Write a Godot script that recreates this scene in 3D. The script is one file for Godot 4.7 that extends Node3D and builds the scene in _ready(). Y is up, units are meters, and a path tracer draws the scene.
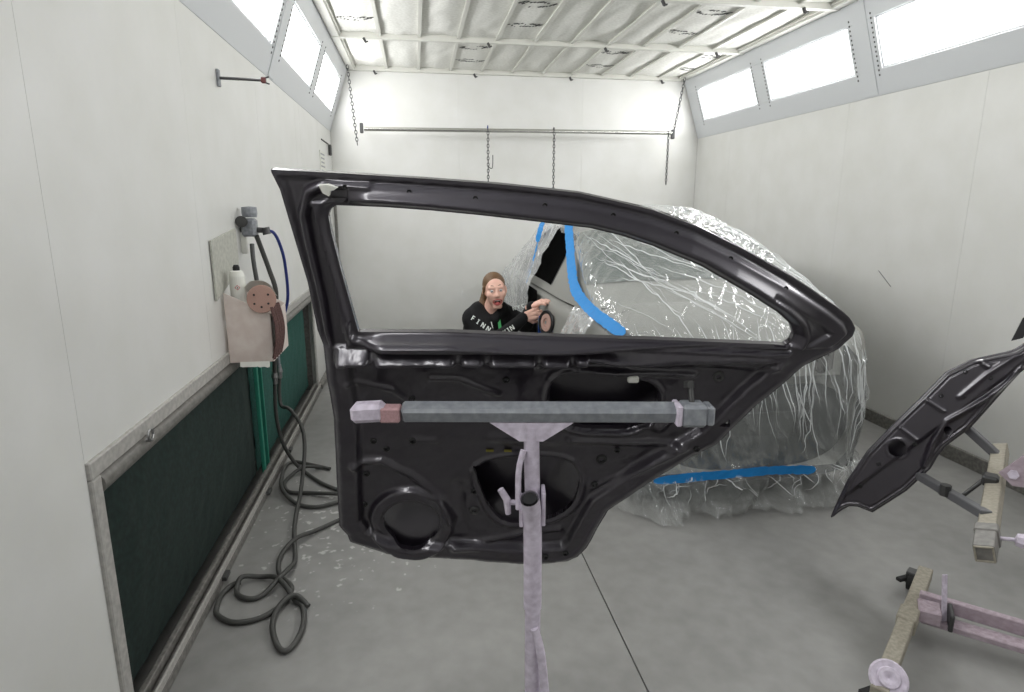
extends Node3D
# Paint booth: a masked car, its bare rear door on a panel stand in front, a person at the fuel flap.

const XL := -0.879      # left wall face
const XR := 3.295       # right wall face
const ZB := -7.25       # back wall face
const ZF := 2.6         # wall behind the camera
const CEIL := 2.967
const BAND := 2.32      # foot of the sloped light cove
const INSET := 0.2155

var M := {}
var names := {}
var noise := FastNoiseLite.new()

# ------------------------------------------------------------------ helpers
func numbered(called: String) -> String:
	var n: int = names.get(called, 0)
	names[called] = n + 1
	return called if n == 0 else "%s_%03d" % [called, n]

func new_st() -> SurfaceTool:
	var st := SurfaceTool.new()
	st.begin(Mesh.PRIMITIVE_TRIANGLES)
	return st

func obj(called: String, st: SurfaceTool, m: Material, parent: Node = null) -> MeshInstance3D:
	st.generate_normals()
	var o := MeshInstance3D.new()
	o.mesh = st.commit()
	o.material_override = m
	o.name = numbered(called) if parent == null else called
	(self if parent == null else parent).add_child(o, true)
	return o

func thing(called: String, label: String, category: String, at := Vector3.ZERO, basis := Basis(), group := "") -> Node3D:
	var o := Node3D.new()
	o.name = numbered(called)
	add_child(o)
	o.transform = Transform3D(basis, at)
	tag(o, label, category, group)
	return o

func tag(o: Node, label: String, category: String, group := "") -> void:
	o.set_meta("label", label)
	o.set_meta("category", category)
	if group:
		o.set_meta("group", group)

func setting(called: String, label: String, category: String) -> Node3D:
	var o := Node3D.new()
	o.name = numbered(called)
	add_child(o)
	o.set_meta("kind", "structure")
	o.set_meta("label", label)
	o.set_meta("category", category)
	return o

func mat(c: Color, rough := 0.6, metal := 0.0, spec := 0.5) -> StandardMaterial3D:
	var m := StandardMaterial3D.new()
	m.albedo_color = c
	m.roughness = rough
	m.metallic = metal
	m.metallic_specular = spec
	return m

func grain(m: StandardMaterial3D, lo: Color, hi: Color, freq: float, scale: float, seed_: int, bump := 0.0) -> StandardMaterial3D:
	var n := FastNoiseLite.new()
	n.seed = seed_
	n.frequency = freq
	n.fractal_octaves = 5
	var t := NoiseTexture2D.new()
	t.width = 512
	t.height = 512
	t.seamless = true
	t.noise = n
	var g := Gradient.new()
	g.set_color(0, lo)
	g.set_color(1, hi)
	t.color_ramp = g
	m.albedo_texture = t
	m.uv1_triplanar = true
	m.uv1_world_triplanar = true
	m.uv1_scale = Vector3.ONE * scale
	if bump > 0.0:
		m.heightmap_enabled = true
		m.heightmap_texture = t
		m.heightmap_scale = bump
	return m

func tri(st: SurfaceTool, a: Vector3, b: Vector3, c: Vector3) -> void:
	st.add_vertex(a); st.add_vertex(b); st.add_vertex(c)

func quad(st: SurfaceTool, a: Vector3, b: Vector3, c: Vector3, d: Vector3) -> void:
	tri(st, a, b, c); tri(st, a, c, d)

# a box with chamfered edges
func bx(st: SurfaceTool, at: Vector3, size: Vector3, basis := Basis(), cham := 0.003) -> void:
	st.set_smooth_group(-1)
	var h := size * 0.5
	var c := minf(cham, minf(h.x, minf(h.y, h.z)) * 0.45)
	var pts := []
	for s in 8:
		var sg := Vector3(1 if s & 1 else -1, 1 if s & 2 else -1, 1 if s & 4 else -1)
		pts.append([at + basis * (sg * Vector3(h.x, h.y - c, h.z - c)), at + basis * (sg * Vector3(h.x - c, h.y, h.z - c)), at + basis * (sg * Vector3(h.x - c, h.y - c, h.z))])
	var faces := [[1, 3, 7, 5, 0], [0, 4, 6, 2, 0], [2, 6, 7, 3, 1], [0, 1, 5, 4, 1], [4, 5, 7, 6, 2], [0, 2, 3, 1, 2]]
	for f in faces:
		quad(st, pts[f[0]][f[4]], pts[f[1]][f[4]], pts[f[2]][f[4]], pts[f[3]][f[4]])
	var edges := [[0, 1, 1, 2], [2, 3, 1, 2], [4, 5, 1, 2], [6, 7, 1, 2], [0, 2, 0, 2], [1, 3, 0, 2], [4, 6, 0, 2], [5, 7, 0, 2], [0, 4, 0, 1], [1, 5, 0, 1], [2, 6, 0, 1], [3, 7, 0, 1]]
	for e in edges:
		quad(st, pts[e[0]][e[2]], pts[e[1]][e[2]], pts[e[1]][e[3]], pts[e[0]][e[3]])
	for p in pts:
		tri(st, p[0], p[1], p[2])

func box_obj(called: String, at: Vector3, size: Vector3, m: Material, parent: Node = null, basis := Basis(), cham := 0.003) -> MeshInstance3D:
	var st := new_st()
	bx(st, at, size, basis, cham)
	return obj(called, st, m, parent)

# basis whose z runs along d
func along(d: Vector3, up := Vector3.UP) -> Basis:
	var z := d.normalized()
	if absf(z.dot(up)) > 0.98:
		up = Vector3.RIGHT
	var x := up.cross(z).normalized()
	return Basis(x, z.cross(x), z)

# a bar of rectangular section from a to b
func bar(st: SurfaceTool, a: Vector3, b: Vector3, w: float, h: float, up := Vector3.UP, cham := 0.003) -> void:
	bx(st, (a + b) * 0.5, Vector3(w, h, a.distance_to(b)), along(b - a, up), cham)

func tube(st: SurfaceTool, pts: Array, r, sides := 10, caps := true) -> void:
	st.set_smooth_group(0)
	var n := pts.size()
	var up := Vector3.UP
	var rings := []
	var x := Vector3.ZERO
	for i in n:
		var d: Vector3 = (pts[mini(i + 1, n - 1)] - pts[maxi(i - 1, 0)]).normalized()
		if i == 0:
			x = (Vector3.RIGHT if absf(d.y) > 0.9 else up).cross(d).normalized()
		else:
			x = (x - d * x.dot(d)).normalized()
		var y := d.cross(x)
		var rr: float = r[i] if r is Array else r
		var ring := []
		for k in sides:
			var a := TAU * k / sides
			ring.append(pts[i] + (x * cos(a) + y * sin(a)) * rr)
		rings.append(ring)
	for i in n - 1:
		for k in sides:
			var k2 := (k + 1) % sides
			quad(st, rings[i][k], rings[i + 1][k], rings[i + 1][k2], rings[i][k2])
	if caps:
		st.set_smooth_group(-1)
		for k in range(1, sides - 1):
			tri(st, rings[0][0], rings[0][k], rings[0][k + 1])
			tri(st, rings[n - 1][0], rings[n - 1][k + 1], rings[n - 1][k])

# smooth curve through points
func spline(pts: Array, per := 6) -> Array:
	var out := []
	for i in pts.size() - 1:
		var p0: Vector3 = pts[maxi(i - 1, 0)]
		var p1: Vector3 = pts[i]
		var p2: Vector3 = pts[i + 1]
		var p3: Vector3 = pts[mini(i + 2, pts.size() - 1)]
		for k in per:
			out.append(p1.cubic_interpolate(p2, p0, p3, float(k) / per))
	out.append(pts[-1])
	return out

# lathe: profile of (radius, height) turned about the y axis of xf
func lathe(st: SurfaceTool, prof: Array, xf: Transform3D, sides := 20, smooth := false) -> void:
	st.set_smooth_group(0 if smooth else -1)
	for i in prof.size() - 1:
		for k in sides:
			var a := TAU * k / sides
			var b := TAU * (k + 1) / sides
			var p: Vector2 = prof[i]
			var q: Vector2 = prof[i + 1]
			var A := xf * Vector3(cos(a) * p.x, p.y, sin(a) * p.x)
			var B := xf * Vector3(cos(b) * p.x, p.y, sin(b) * p.x)
			var C := xf * Vector3(cos(b) * q.x, q.y, sin(b) * q.x)
			var D := xf * Vector3(cos(a) * q.x, q.y, sin(a) * q.x)
			if p.x > 1e-6: tri(st, A, B, C)
			if q.x > 1e-6: tri(st, A, C, D)

func xf_axis(at: Vector3, axis: Vector3) -> Transform3D:
	var b := along(axis)
	return Transform3D(Basis(b.x, b.z, -b.y), at)

# prism: polygon in the xy plane of xf, from z0 to z1
func prism(st: SurfaceTool, poly: PackedVector2Array, z0: float, z1: float, xf: Transform3D) -> void:
	st.set_smooth_group(-1)
	var idx := Geometry2D.triangulate_polygon(poly)
	for i in range(0, idx.size(), 3):
		for z in [z0, z1]:
			tri(st, xf * Vector3(poly[idx[i]].x, poly[idx[i]].y, z), xf * Vector3(poly[idx[i + 1]].x, poly[idx[i + 1]].y, z), xf * Vector3(poly[idx[i + 2]].x, poly[idx[i + 2]].y, z))
	for i in poly.size():
		var p := poly[i]
		var q := poly[(i + 1) % poly.size()]
		quad(st, xf * Vector3(p.x, p.y, z0), xf * Vector3(q.x, q.y, z0), xf * Vector3(q.x, q.y, z1), xf * Vector3(p.x, p.y, z1))

# grid surface from f(i, j) -> Vector3
func grid(st: SurfaceTool, f: Callable, nu: int, nv: int) -> void:
	st.set_smooth_group(0)
	var p := []
	for j in nv + 1:
		for i in nu + 1:
			p.append(f.call(float(i) / nu, float(j) / nv))
	for j in nv:
		for i in nu:
			var a := j * (nu + 1) + i
			quad(st, p[a], p[a + 1], p[a + nu + 2], p[a + nu + 1])

# signed distance to a closed polygon, negative inside
func sd_poly(poly: PackedVector2Array, p: Vector2) -> float:
	var best := 1e9
	var inside := false
	var a := poly[poly.size() - 1]
	for b in poly:
		var e := b - a
		var w := p - a
		var d := w - e * clampf(w.dot(e) / e.length_squared(), 0.0, 1.0)
		best = minf(best, d.length_squared())
		if (a.y > p.y) != (b.y > p.y) and p.x < (b.x - a.x) * (p.y - a.y) / (b.y - a.y) + a.x:
			inside = not inside
		a = b
	return -sqrt(best) if inside else sqrt(best)

func sd_line(line: PackedVector2Array, p: Vector2) -> float:
	var best := 1e9
	for i in line.size() - 1:
		var e := line[i + 1] - line[i]
		var w := p - line[i]
		best = minf(best, (w - e * clampf(w.dot(e) / e.length_squared(), 0.0, 1.0)).length_squared())
	return sqrt(best)

func round_poly(poly: PackedVector2Array, times := 2) -> PackedVector2Array:
	for t in times:
		var out := PackedVector2Array()
		for i in poly.size():
			var a := poly[i]
			var b := poly[(i + 1) % poly.size()]
			out.append(a.lerp(b, 0.25)); out.append(a.lerp(b, 0.75))
		poly = out
	return poly

func ellipse(c: Vector2, rx: float, ry: float, n := 28) -> PackedVector2Array:
	var out := PackedVector2Array()
	for k in n:
		out.append(c + Vector2(cos(TAU * k / n) * rx, sin(TAU * k / n) * ry))
	return out

# pressed sheet metal: outline with holes, relief hf(p, inside distance, hole distances), edges turned back by back(h)
func stamped(outline: PackedVector2Array, holes: Array, hf: Callable, cell: float, back: float) -> SurfaceTool:
	var st := new_st()
	var lo := outline[0]
	var hi := outline[0]
	for p in outline:
		lo = lo.min(p); hi = hi.max(p)
	lo -= Vector2.ONE * cell
	hi += Vector2.ONE * cell
	var nx := int(ceil((hi.x - lo.x) / cell))
	var ny := int(ceil((hi.y - lo.y) / cell))
	var boxes := []
	for h in holes:
		var a: Vector2 = h[0]
		var b: Vector2 = h[0]
		for p in h:
			a = a.min(p); b = b.max(p)
		boxes.append(Rect2(a, b - a).grow(0.06))
	var F := PackedFloat32Array()
	var P := PackedVector3Array()
	for j in ny + 1:
		for i in nx + 1:
			var p := lo + Vector2(i, j) * cell
			var so := sd_poly(outline, p)
			var f := so
			var hd := []
			for k in holes.size():
				var d := 1.0
				if boxes[k].has_point(p):
					d = sd_poly(holes[k], p)
				hd.append(d)
				f = maxf(f, -d)
			F.append(f)
			P.append(Vector3(p.x, p.y, hf.call(p, -so, hd) if so < cell * 2.0 else 0.0))
	st.set_smooth_group(0)
	for j in ny:
		for i in nx:
			var q := [j * (nx + 1) + i, j * (nx + 1) + i + 1, (j + 1) * (nx + 1) + i + 1, (j + 1) * (nx + 1) + i]
			var neg := 0
			for k in q:
				if F[k] < 0.0: neg += 1
			if neg == 0: continue
			for t in [[q[0], q[2], q[1]], [q[0], q[3], q[2]]]:
				var ring := []
				var cut := []
				for k in 3:
					var a: int = t[k]
					var b: int = t[(k + 1) % 3]
					if F[a] < 0.0: ring.append(P[a])
					if (F[a] < 0.0) != (F[b] < 0.0):
						var c := P[a].lerp(P[b], F[a] / (F[a] - F[b]))
						ring.append(c); cut.append(c)
				for k in range(1, ring.size() - 1):
					tri(st, ring[0], ring[k], ring[k + 1])
				if cut.size() == 2:
					var d := Vector3(0, 0, back)
					st.set_smooth_group(1)
					quad(st, cut[0], cut[1], cut[1] - d, cut[0] - d)
					st.set_smooth_group(0)
	return st

# union of rounded bones meshed as surface nets, added to st
func nets(st: SurfaceTool, prims: Array, cell: float, k: float) -> void:
	var lo := Vector3.ONE * 1e9
	var hi := -lo
	for p in prims:
		if p.get("neg"): continue
		var r: float = maxf(p.ra, p.rb) if p.has("a") else maxf(p.r.x, maxf(p.r.y, p.r.z))
		for q in ([p.a, p.b] if p.has("a") else [p.c]):
			lo = lo.min(q - Vector3.ONE * r); hi = hi.max(q + Vector3.ONE * r)
	lo -= Vector3.ONE * (cell * 2.0 + k)
	hi += Vector3.ONE * (cell * 2.0 + k)
	var n := Vector3i(((hi - lo) / cell).ceil()) + Vector3i.ONE
	var S := PackedFloat32Array()
	S.resize(n.x * n.y * n.z)
	var G := PackedFloat32Array()
	G.resize(S.size())
	G.fill(1e3)
	for p in prims:
		var pad := Vector3.ONE * (k * 5.0 + cell * 2.0)
		var a0: Vector3
		var a1: Vector3
		if p.has("a"):
			var r := Vector3.ONE * maxf(p.ra, p.rb)
			a0 = p.a.min(p.b) - r; a1 = p.a.max(p.b) + r
		else:
			var r := Vector3.ONE * maxf(p.r.x, maxf(p.r.y, p.r.z))
			a0 = p.c - r; a1 = p.c + r
		var i0 := Vector3i(((a0 - pad - lo) / cell).floor()).clamp(Vector3i.ZERO, n - Vector3i.ONE)
		var i1 := Vector3i(((a1 + pad - lo) / cell).ceil()).clamp(Vector3i.ZERO, n - Vector3i.ONE)
		var inv: Basis = p.get("basis", Basis()).inverse()
		for z in range(i0.z, i1.z + 1):
			for y in range(i0.y, i1.y + 1):
				for x in range(i0.x, i1.x + 1):
					var q := lo + Vector3(x, y, z) * cell
					var d: float
					if p.has("a"):
						var ab: Vector3 = p.b - p.a
						var t := clampf((q - p.a).dot(ab) / maxf(ab.length_squared(), 1e-9), 0.0, 1.0)
						d = (q - p.a - ab * t).length() - lerpf(p.ra, p.rb, t)
					else:
						var e: Vector3 = inv * (q - p.c)
						var k0: float = (e / p.r).length()
						var k1: float = (e / (p.r * p.r)).length()
						d = k0 * (k0 - 1.0) / maxf(k1, 1e-6)
					var at := (z * n.y + y) * n.x + x
					if p.get("neg"):
						G[at] = minf(G[at], d)
					else:
						S[at] += exp(-clampf(d / k, -40.0, 40.0))
	for i in S.size():
		var d := -k * log(maxf(S[i], 1e-30))
		S[i] = maxf(d, -G[i])
	var V := {}
	st.set_smooth_group(0)
	var off := []
	for c in 8:
		off.append(((c >> 2) * n.y + ((c >> 1) & 1)) * n.x + (c & 1))
	var ed := [[0, 1], [2, 3], [4, 5], [6, 7], [0, 2], [1, 3], [4, 6], [5, 7], [0, 4], [1, 5], [2, 6], [3, 7]]
	for z in n.z - 1:
		for y in n.y - 1:
			for x in n.x - 1:
				var at := (z * n.y + y) * n.x + x
				var m := 0
				for c in 8:
					if S[at + off[c]] < 0.0: m += 1
				if m == 0 or m == 8: continue
				var sum := Vector3.ZERO
				var cnt := 0
				for e in ed:
					var f0: float = S[at + off[e[0]]]
					var f1: float = S[at + off[e[1]]]
					if (f0 < 0.0) != (f1 < 0.0):
						var t: float = f0 / (f0 - f1)
						var c0 := Vector3(e[0] & 1, (e[0] >> 1) & 1, e[0] >> 2)
						var c1 := Vector3(e[1] & 1, (e[1] >> 1) & 1, e[1] >> 2)
						sum += c0.lerp(c1, t); cnt += 1
				V[at] = lo + (Vector3(x, y, z) + sum / cnt) * cell
	var sx := 1
	var sy := n.x
	var sz := n.x * n.y
	for at in V:
		var f0 := S[at]
		for ax in [[sx, sy, sz], [sy, sz, sx], [sz, sx, sy]]:
			var f1: float = S[at + ax[0]]
			if (f0 < 0.0) == (f1 < 0.0): continue
			var q := [at, at - ax[1], at - ax[1] - ax[2], at - ax[2]]
			if not (V.has(q[1]) and V.has(q[2]) and V.has(q[3])): continue
			if f0 < 0.0:
				quad(st, V[q[0]], V[q[3]], V[q[2]], V[q[1]])
			else:
				quad(st, V[q[0]], V[q[1]], V[q[2]], V[q[3]])

func bone(a: Vector3, b: Vector3, ra: float, rb: float) -> Dictionary:
	return {"a": a, "b": b, "ra": ra, "rb": rb}

func lump(c: Vector3, r: Vector3, basis := Basis(), neg := false) -> Dictionary:
	return {"c": c, "r": r, "basis": basis, "neg": neg}

func ball(called: String, c: Vector3, r: Vector3, basis: Basis, m: Material, parent: Node) -> MeshInstance3D:
	var st := new_st()
	var prof := []
	for k in 11:
		var a := -PI / 2 + PI * k / 10
		prof.append(Vector2(cos(a), sin(a)))
	lathe(st, prof, Transform3D(basis * Basis.from_scale(r), c), 16, true)
	return obj(called, st, m, parent)

# ------------------------------------------------------------------ ready
func _ready() -> void:
	# camera
	var cam := Camera3D.new()
	cam.name = "camera"
	cam.fov = 58.03
	cam.near = 0.05
	var R := Vector3(0.98875, 0.00254, 0.14954).normalized()
	var F := Vector3(0.14589, -0.2194, -0.96467).normalized()
	var U := R.cross(F)
	cam.transform = Transform3D(Basis(R, U, -F).orthonormalized(), Vector3(0, 1.55, 0))
	add_child(cam)
	cam.current = true
	# environment: a closed room, so the sky gives nothing
	var env := Environment.new()
	env.background_mode = Environment.BG_COLOR
	env.background_color = Color(0.02, 0.02, 0.02)
	env.tonemap_mode = Environment.TONE_MAPPER_LINEAR
	env.tonemap_exposure = 1.0
	env.sdfgi_enabled = true
	env.ssao_enabled = true
	env.ssil_enabled = true
	var we := WorldEnvironment.new()
	we.name = "world_environment"
	we.environment = env
	add_child(we)
	noise.seed = 7
	noise.frequency = 1.0
	materials()
	light_coves()
	shell()
	ceiling_pads()
	left_wall_filters()
	car()
	sheets()
	person()
	door_on_stand()
	second_stand()
	wall_things()
	hoses()

func materials() -> void:
	M.wall = grain(mat(Color(0.86, 0.86, 0.85), 0.34), Color(0.965, 0.965, 0.955), Color(1, 1, 1), 0.01, 0.5, 3)
	M.cove = mat(Color(0.80, 0.81, 0.82), 0.4)
	M.seal = mat(Color(0.07, 0.07, 0.07), 0.7)
	M.dull_rail = grain(mat(Color(0.72, 0.71, 0.69), 0.5), Color(0.82, 0.82, 0.82), Color(1, 1, 1), 0.02, 3.0, 19)
	M.white_metal = mat(Color(0.80, 0.80, 0.77), 0.45)
	M.pad = grain(mat(Color(0.93, 0.93, 0.91), 0.95), Color(0.9, 0.9, 0.89), Color(1, 1, 1), 0.03, 2.0, 9)
	M.ink = mat(Color(0.16, 0.16, 0.16), 0.8)
	M.lamp = mat(Color(1, 1, 1), 0.5)
	M.lamp.emission_enabled = true
	M.lamp.emission = Color(1, 1, 1)
	M.lamp.emission_energy_multiplier = 1.6
	M.charcoal = mat(Color(0.185, 0.165, 0.20), 0.32, 0.45, 0.6)
	M.charcoal.clearcoat_enabled = true
	M.charcoal.clearcoat = 1.0
	M.charcoal.clearcoat_roughness = 0.16
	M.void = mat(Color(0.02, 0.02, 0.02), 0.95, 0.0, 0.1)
	M.black = mat(Color(0.06, 0.06, 0.065), 0.5)
	M.rubber = mat(Color(0.05, 0.05, 0.05), 0.7)
	M.dusty = grain(mat(Color(0.87, 0.84, 0.89), 0.8), Color(0.78, 0.76, 0.78), Color(1, 1, 1), 0.02, 4.0, 5)
	M.dusty_grey = grain(mat(Color(0.60, 0.615, 0.63), 0.4), Color(0.75, 0.75, 0.77), Color(1, 1, 1), 0.02, 4.0, 6)
	M.dusty_pink = grain(mat(Color(0.70, 0.645, 0.68), 0.75), Color(0.8, 0.78, 0.78), Color(1, 1, 1), 0.02, 4.0, 8)
	M.beige = grain(mat(Color(0.62, 0.60, 0.545), 0.75), Color(0.82, 0.81, 0.80), Color(1, 1, 1), 0.02, 5.0, 11)
	M.arm_grey = mat(Color(0.33, 0.33, 0.34), 0.55)
	M.steel = mat(Color(0.6, 0.6, 0.6), 0.3, 0.9)
	M.dark_steel = mat(Color(0.3, 0.3, 0.3), 0.45, 0.6)
	M.frame_grey = grain(mat(Color(0.52, 0.51, 0.49), 0.5), Color(0.7, 0.7, 0.7), Color(1, 1, 1), 0.02, 3.0, 12)
	M.filter = grain(mat(Color(0.12, 0.20, 0.18), 0.95), Color(0.62, 0.58, 0.58), Color(1, 1, 1), 0.04, 1.6, 13)
	M.filter_clean = grain(mat(Color(0.15, 0.38, 0.34), 0.95), Color(0.6, 0.6, 0.6), Color(1, 1, 1), 0.05, 2.2, 14)
	M.hose = mat(Color(0.25, 0.25, 0.24), 0.6)
	M.blue_hose = mat(Color(0.1, 0.17, 0.45), 0.5)
	M.teal = mat(Color(0.16, 0.50, 0.42), 0.6)
	M.tape = mat(Color(0.0, 0.49, 0.77), 0.6)
	M.primer = mat(Color(0.50, 0.50, 0.48), 0.55)
	M.bumper = mat(Color(0.09, 0.09, 0.10), 0.4)
	M.glass = mat(Color(0.24, 0.28, 0.27), 0.08)
	M.film = mat(Color(0.92, 0.94, 0.93, 0.16), 0.09)
	M.film.transparency = BaseMaterial3D.TRANSPARENCY_ALPHA
	M.film.cull_mode = BaseMaterial3D.CULL_DISABLED
	M.film_fold = mat(Color(0.93, 0.94, 0.94, 0.62), 0.15)
	M.film_fold.transparency = BaseMaterial3D.TRANSPARENCY_ALPHA
	M.film2 = mat(Color(0.86, 0.87, 0.87, 0.36), 0.12)
	M.film2.transparency = BaseMaterial3D.TRANSPARENCY_ALPHA
	M.film2.cull_mode = BaseMaterial3D.CULL_DISABLED
	M.skin = mat(Color(0.91, 0.73, 0.66), 0.55)
	M.lips = mat(Color(0.72, 0.36, 0.35), 0.4)
	M.mouth = mat(Color(0.33, 0.07, 0.07), 0.5)
	M.teeth = mat(Color(0.93, 0.92, 0.88), 0.3)
	M.eye = mat(Color(0.92, 0.92, 0.92), 0.2)
	M.iris = mat(Color(0.15, 0.14, 0.13), 0.2)
	M.hair = grain(mat(Color(0.50, 0.37, 0.24), 0.6), Color(0.6, 0.6, 0.6), Color(1, 1, 1), 0.04, 12.0, 15)
	M.hoodie = grain(mat(Color(0.07, 0.07, 0.085), 0.95), Color(0.75, 0.75, 0.75), Color(1, 1, 1), 0.05, 6.0, 16)
	M.print = mat(Color(0.9, 0.92, 0.9), 0.8)
	M.green = mat(Color(0.25, 0.62, 0.36), 0.7)
	M.jeans = grain(mat(Color(0.17, 0.21, 0.30), 0.9), Color(0.75, 0.75, 0.75), Color(1, 1, 1), 0.05, 8.0, 17)
	M.shoe = mat(Color(0.12, 0.12, 0.12), 0.6)
	M.disc = grain(mat(Color(0.74, 0.60, 0.55), 0.95), Color(0.8, 0.8, 0.8), Color(1, 1, 1), 0.06, 10.0, 18)
	M.white_plastic = mat(Color(0.85, 0.85, 0.82), 0.5)

# ------------------------------------------------------------------ light coves
func light_coves() -> void:
	var zs := [[-6.98, -5.86], [-5.62, -4.50], [-4.22, -3.10], [-2.86, -1.74], [-1.46, -0.34], [-0.10, 1.02]]
	for side in [-1, 1]:
		var lr: String = "left" if side < 0 else "right"
		var foot := Vector3(XL if side < 0 else XR, BAND, 0)
		var top := foot + Vector3(-side * INSET, CEIL - BAND, 0)
		var up := (top - foot).normalized()
		var out := Vector3(-side * up.y, side * up.x, 0)       # into the room, slightly down
		if out.y > 0: out = -out
		var L := foot.distance_to(top)
		var t0 := (2.49 - BAND) / (CEIL - BAND) * L
		var t1 := (2.815 - BAND) / (CEIL - BAND) * L
		var basis := Basis(Vector3(0, 0, -1) * -side, up, out)
		if basis.determinant() < 0: basis = Basis(Vector3(0, 0, 1) * -side, up, out)
		var z0 := ZB
		var z1 := ZF
		var cove := setting("trim_cove_" + lr, "sloped white metal light cove along the top of the %s wall" % lr, "light cove")
		var mid := func(t: float, z: float, o: float) -> Vector3: return foot + up * t + out * o + Vector3(0, 0, z)
		box_obj("lower_strip", mid.call(t0 / 2, (z0 + z1) / 2, -0.02), Vector3(z1 - z0, t0, 0.04), M.cove, cove, basis)
		box_obj("upper_strip", mid.call((t1 + L) / 2, (z0 + z1) / 2, -0.02), Vector3(z1 - z0, L - t1, 0.04), M.cove, cove, basis)
		box_obj("back_sheet", mid.call(L / 2, (z0 + z1) / 2, -0.09), Vector3(z1 - z0, L, 0.02), M.cove, cove, basis)
		var edges := [ZB]
		for p in zs:
			edges.append(p[0]); edges.append(p[1])
		edges.append(ZF)
		for i in range(0, edges.size(), 2):
			var a: float = edges[i]
			var b: float = edges[i + 1]
			box_obj("mullion", mid.call((t0 + t1) / 2, (a + b) / 2, -0.02), Vector3(b - a, t1 - t0, 0.04), M.cove, cove, basis)
		# wide module joints stand a little proud
		for z in [-4.36, -1.6, 1.16]:
			box_obj("joint_cover", mid.call(L / 2, z, 0.003), Vector3(0.14, L - 0.02, 0.006), M.cove, cove, basis)
		# rows of pop rivets beside each window
		var rv := new_st()
		for p in zs:
			for e in [p[0] - 0.03, p[1] + 0.03]:
				for k in 14:
					bx(rv, mid.call(lerpf(t0 - 0.04, t1 + 0.03, k / 13.0), e, 0.001), Vector3(0.010, 0.013, 0.006), basis, 0.002)
		var rvo := obj("rivet_row", rv, M.dark_steel, cove)
		rvo.set_meta("kind", "stuff")
		# black gap under the ceiling frame
		box_obj("gasket", mid.call(L - 0.008, (z0 + z1) / 2, 0.002), Vector3(z1 - z0, 0.012, 0.006), M.seal, cove, basis)
		# the lamps
		var k := 0
		for p in zs:
			var words: Array = ["nearest the back wall", "second from the back wall", "third from the back wall", "fourth from the back wall", "fifth from the back wall", "sixth from the back wall"]
			var zc: float = (p[0] + p[1]) / 2
			var len_: float = p[1] - p[0]
			var c: Vector3 = mid.call((t0 + t1) / 2, zc, -0.045)
			var t := thing("light_panel", "glowing white light panel in the %s cove, %s" % [lr, words[k]], "light panel", c, basis, "light panels in the coves")
			box_obj("diffuser", Vector3.ZERO, Vector3(len_, t1 - t0, 0.012), M.lamp, t)
			var fr := new_st()
			for s in [-1, 1]:
				bx(fr, Vector3(0, s * (t1 - t0 - 0.012) / 2, 0.02), Vector3(len_, 0.012, 0.03))
				bx(fr, Vector3(s * (len_ - 0.012) / 2, 0, 0.02), Vector3(0.012, t1 - t0 - 0.024, 0.03))
			obj("frame", fr, M.cove, t)
			var al := AreaLight3D.new()
			al.name = "lamp"
			al.area_size = Vector2(len_ - 0.03, t1 - t0 - 0.03)
			al.light_energy = 1.55
			al.light_color = Color(1, 1, 1)
			al.area_range = 14.0
			al.area_attenuation = 2.0
			al.shadow_enabled = true
			t.add_child(al)
			al.transform = Transform3D(Basis(Vector3.UP, PI), Vector3(0, 0, 0.012))
			k += 1

# ------------------------------------------------------------------ room
func wall_run(parent: Node, x: float, side: int, y0: float, y1: float, zs: Array) -> void:
	for i in zs.size() - 1:
		box_obj("panel", Vector3(x + side * 0.02, (y0 + y1) / 2, (zs[i] + zs[i + 1]) / 2), Vector3(0.04, y1 - y0, absf(zs[i + 1] - zs[i]) - 0.0012), M.wall, parent, Basis(), 0.0004)

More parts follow.
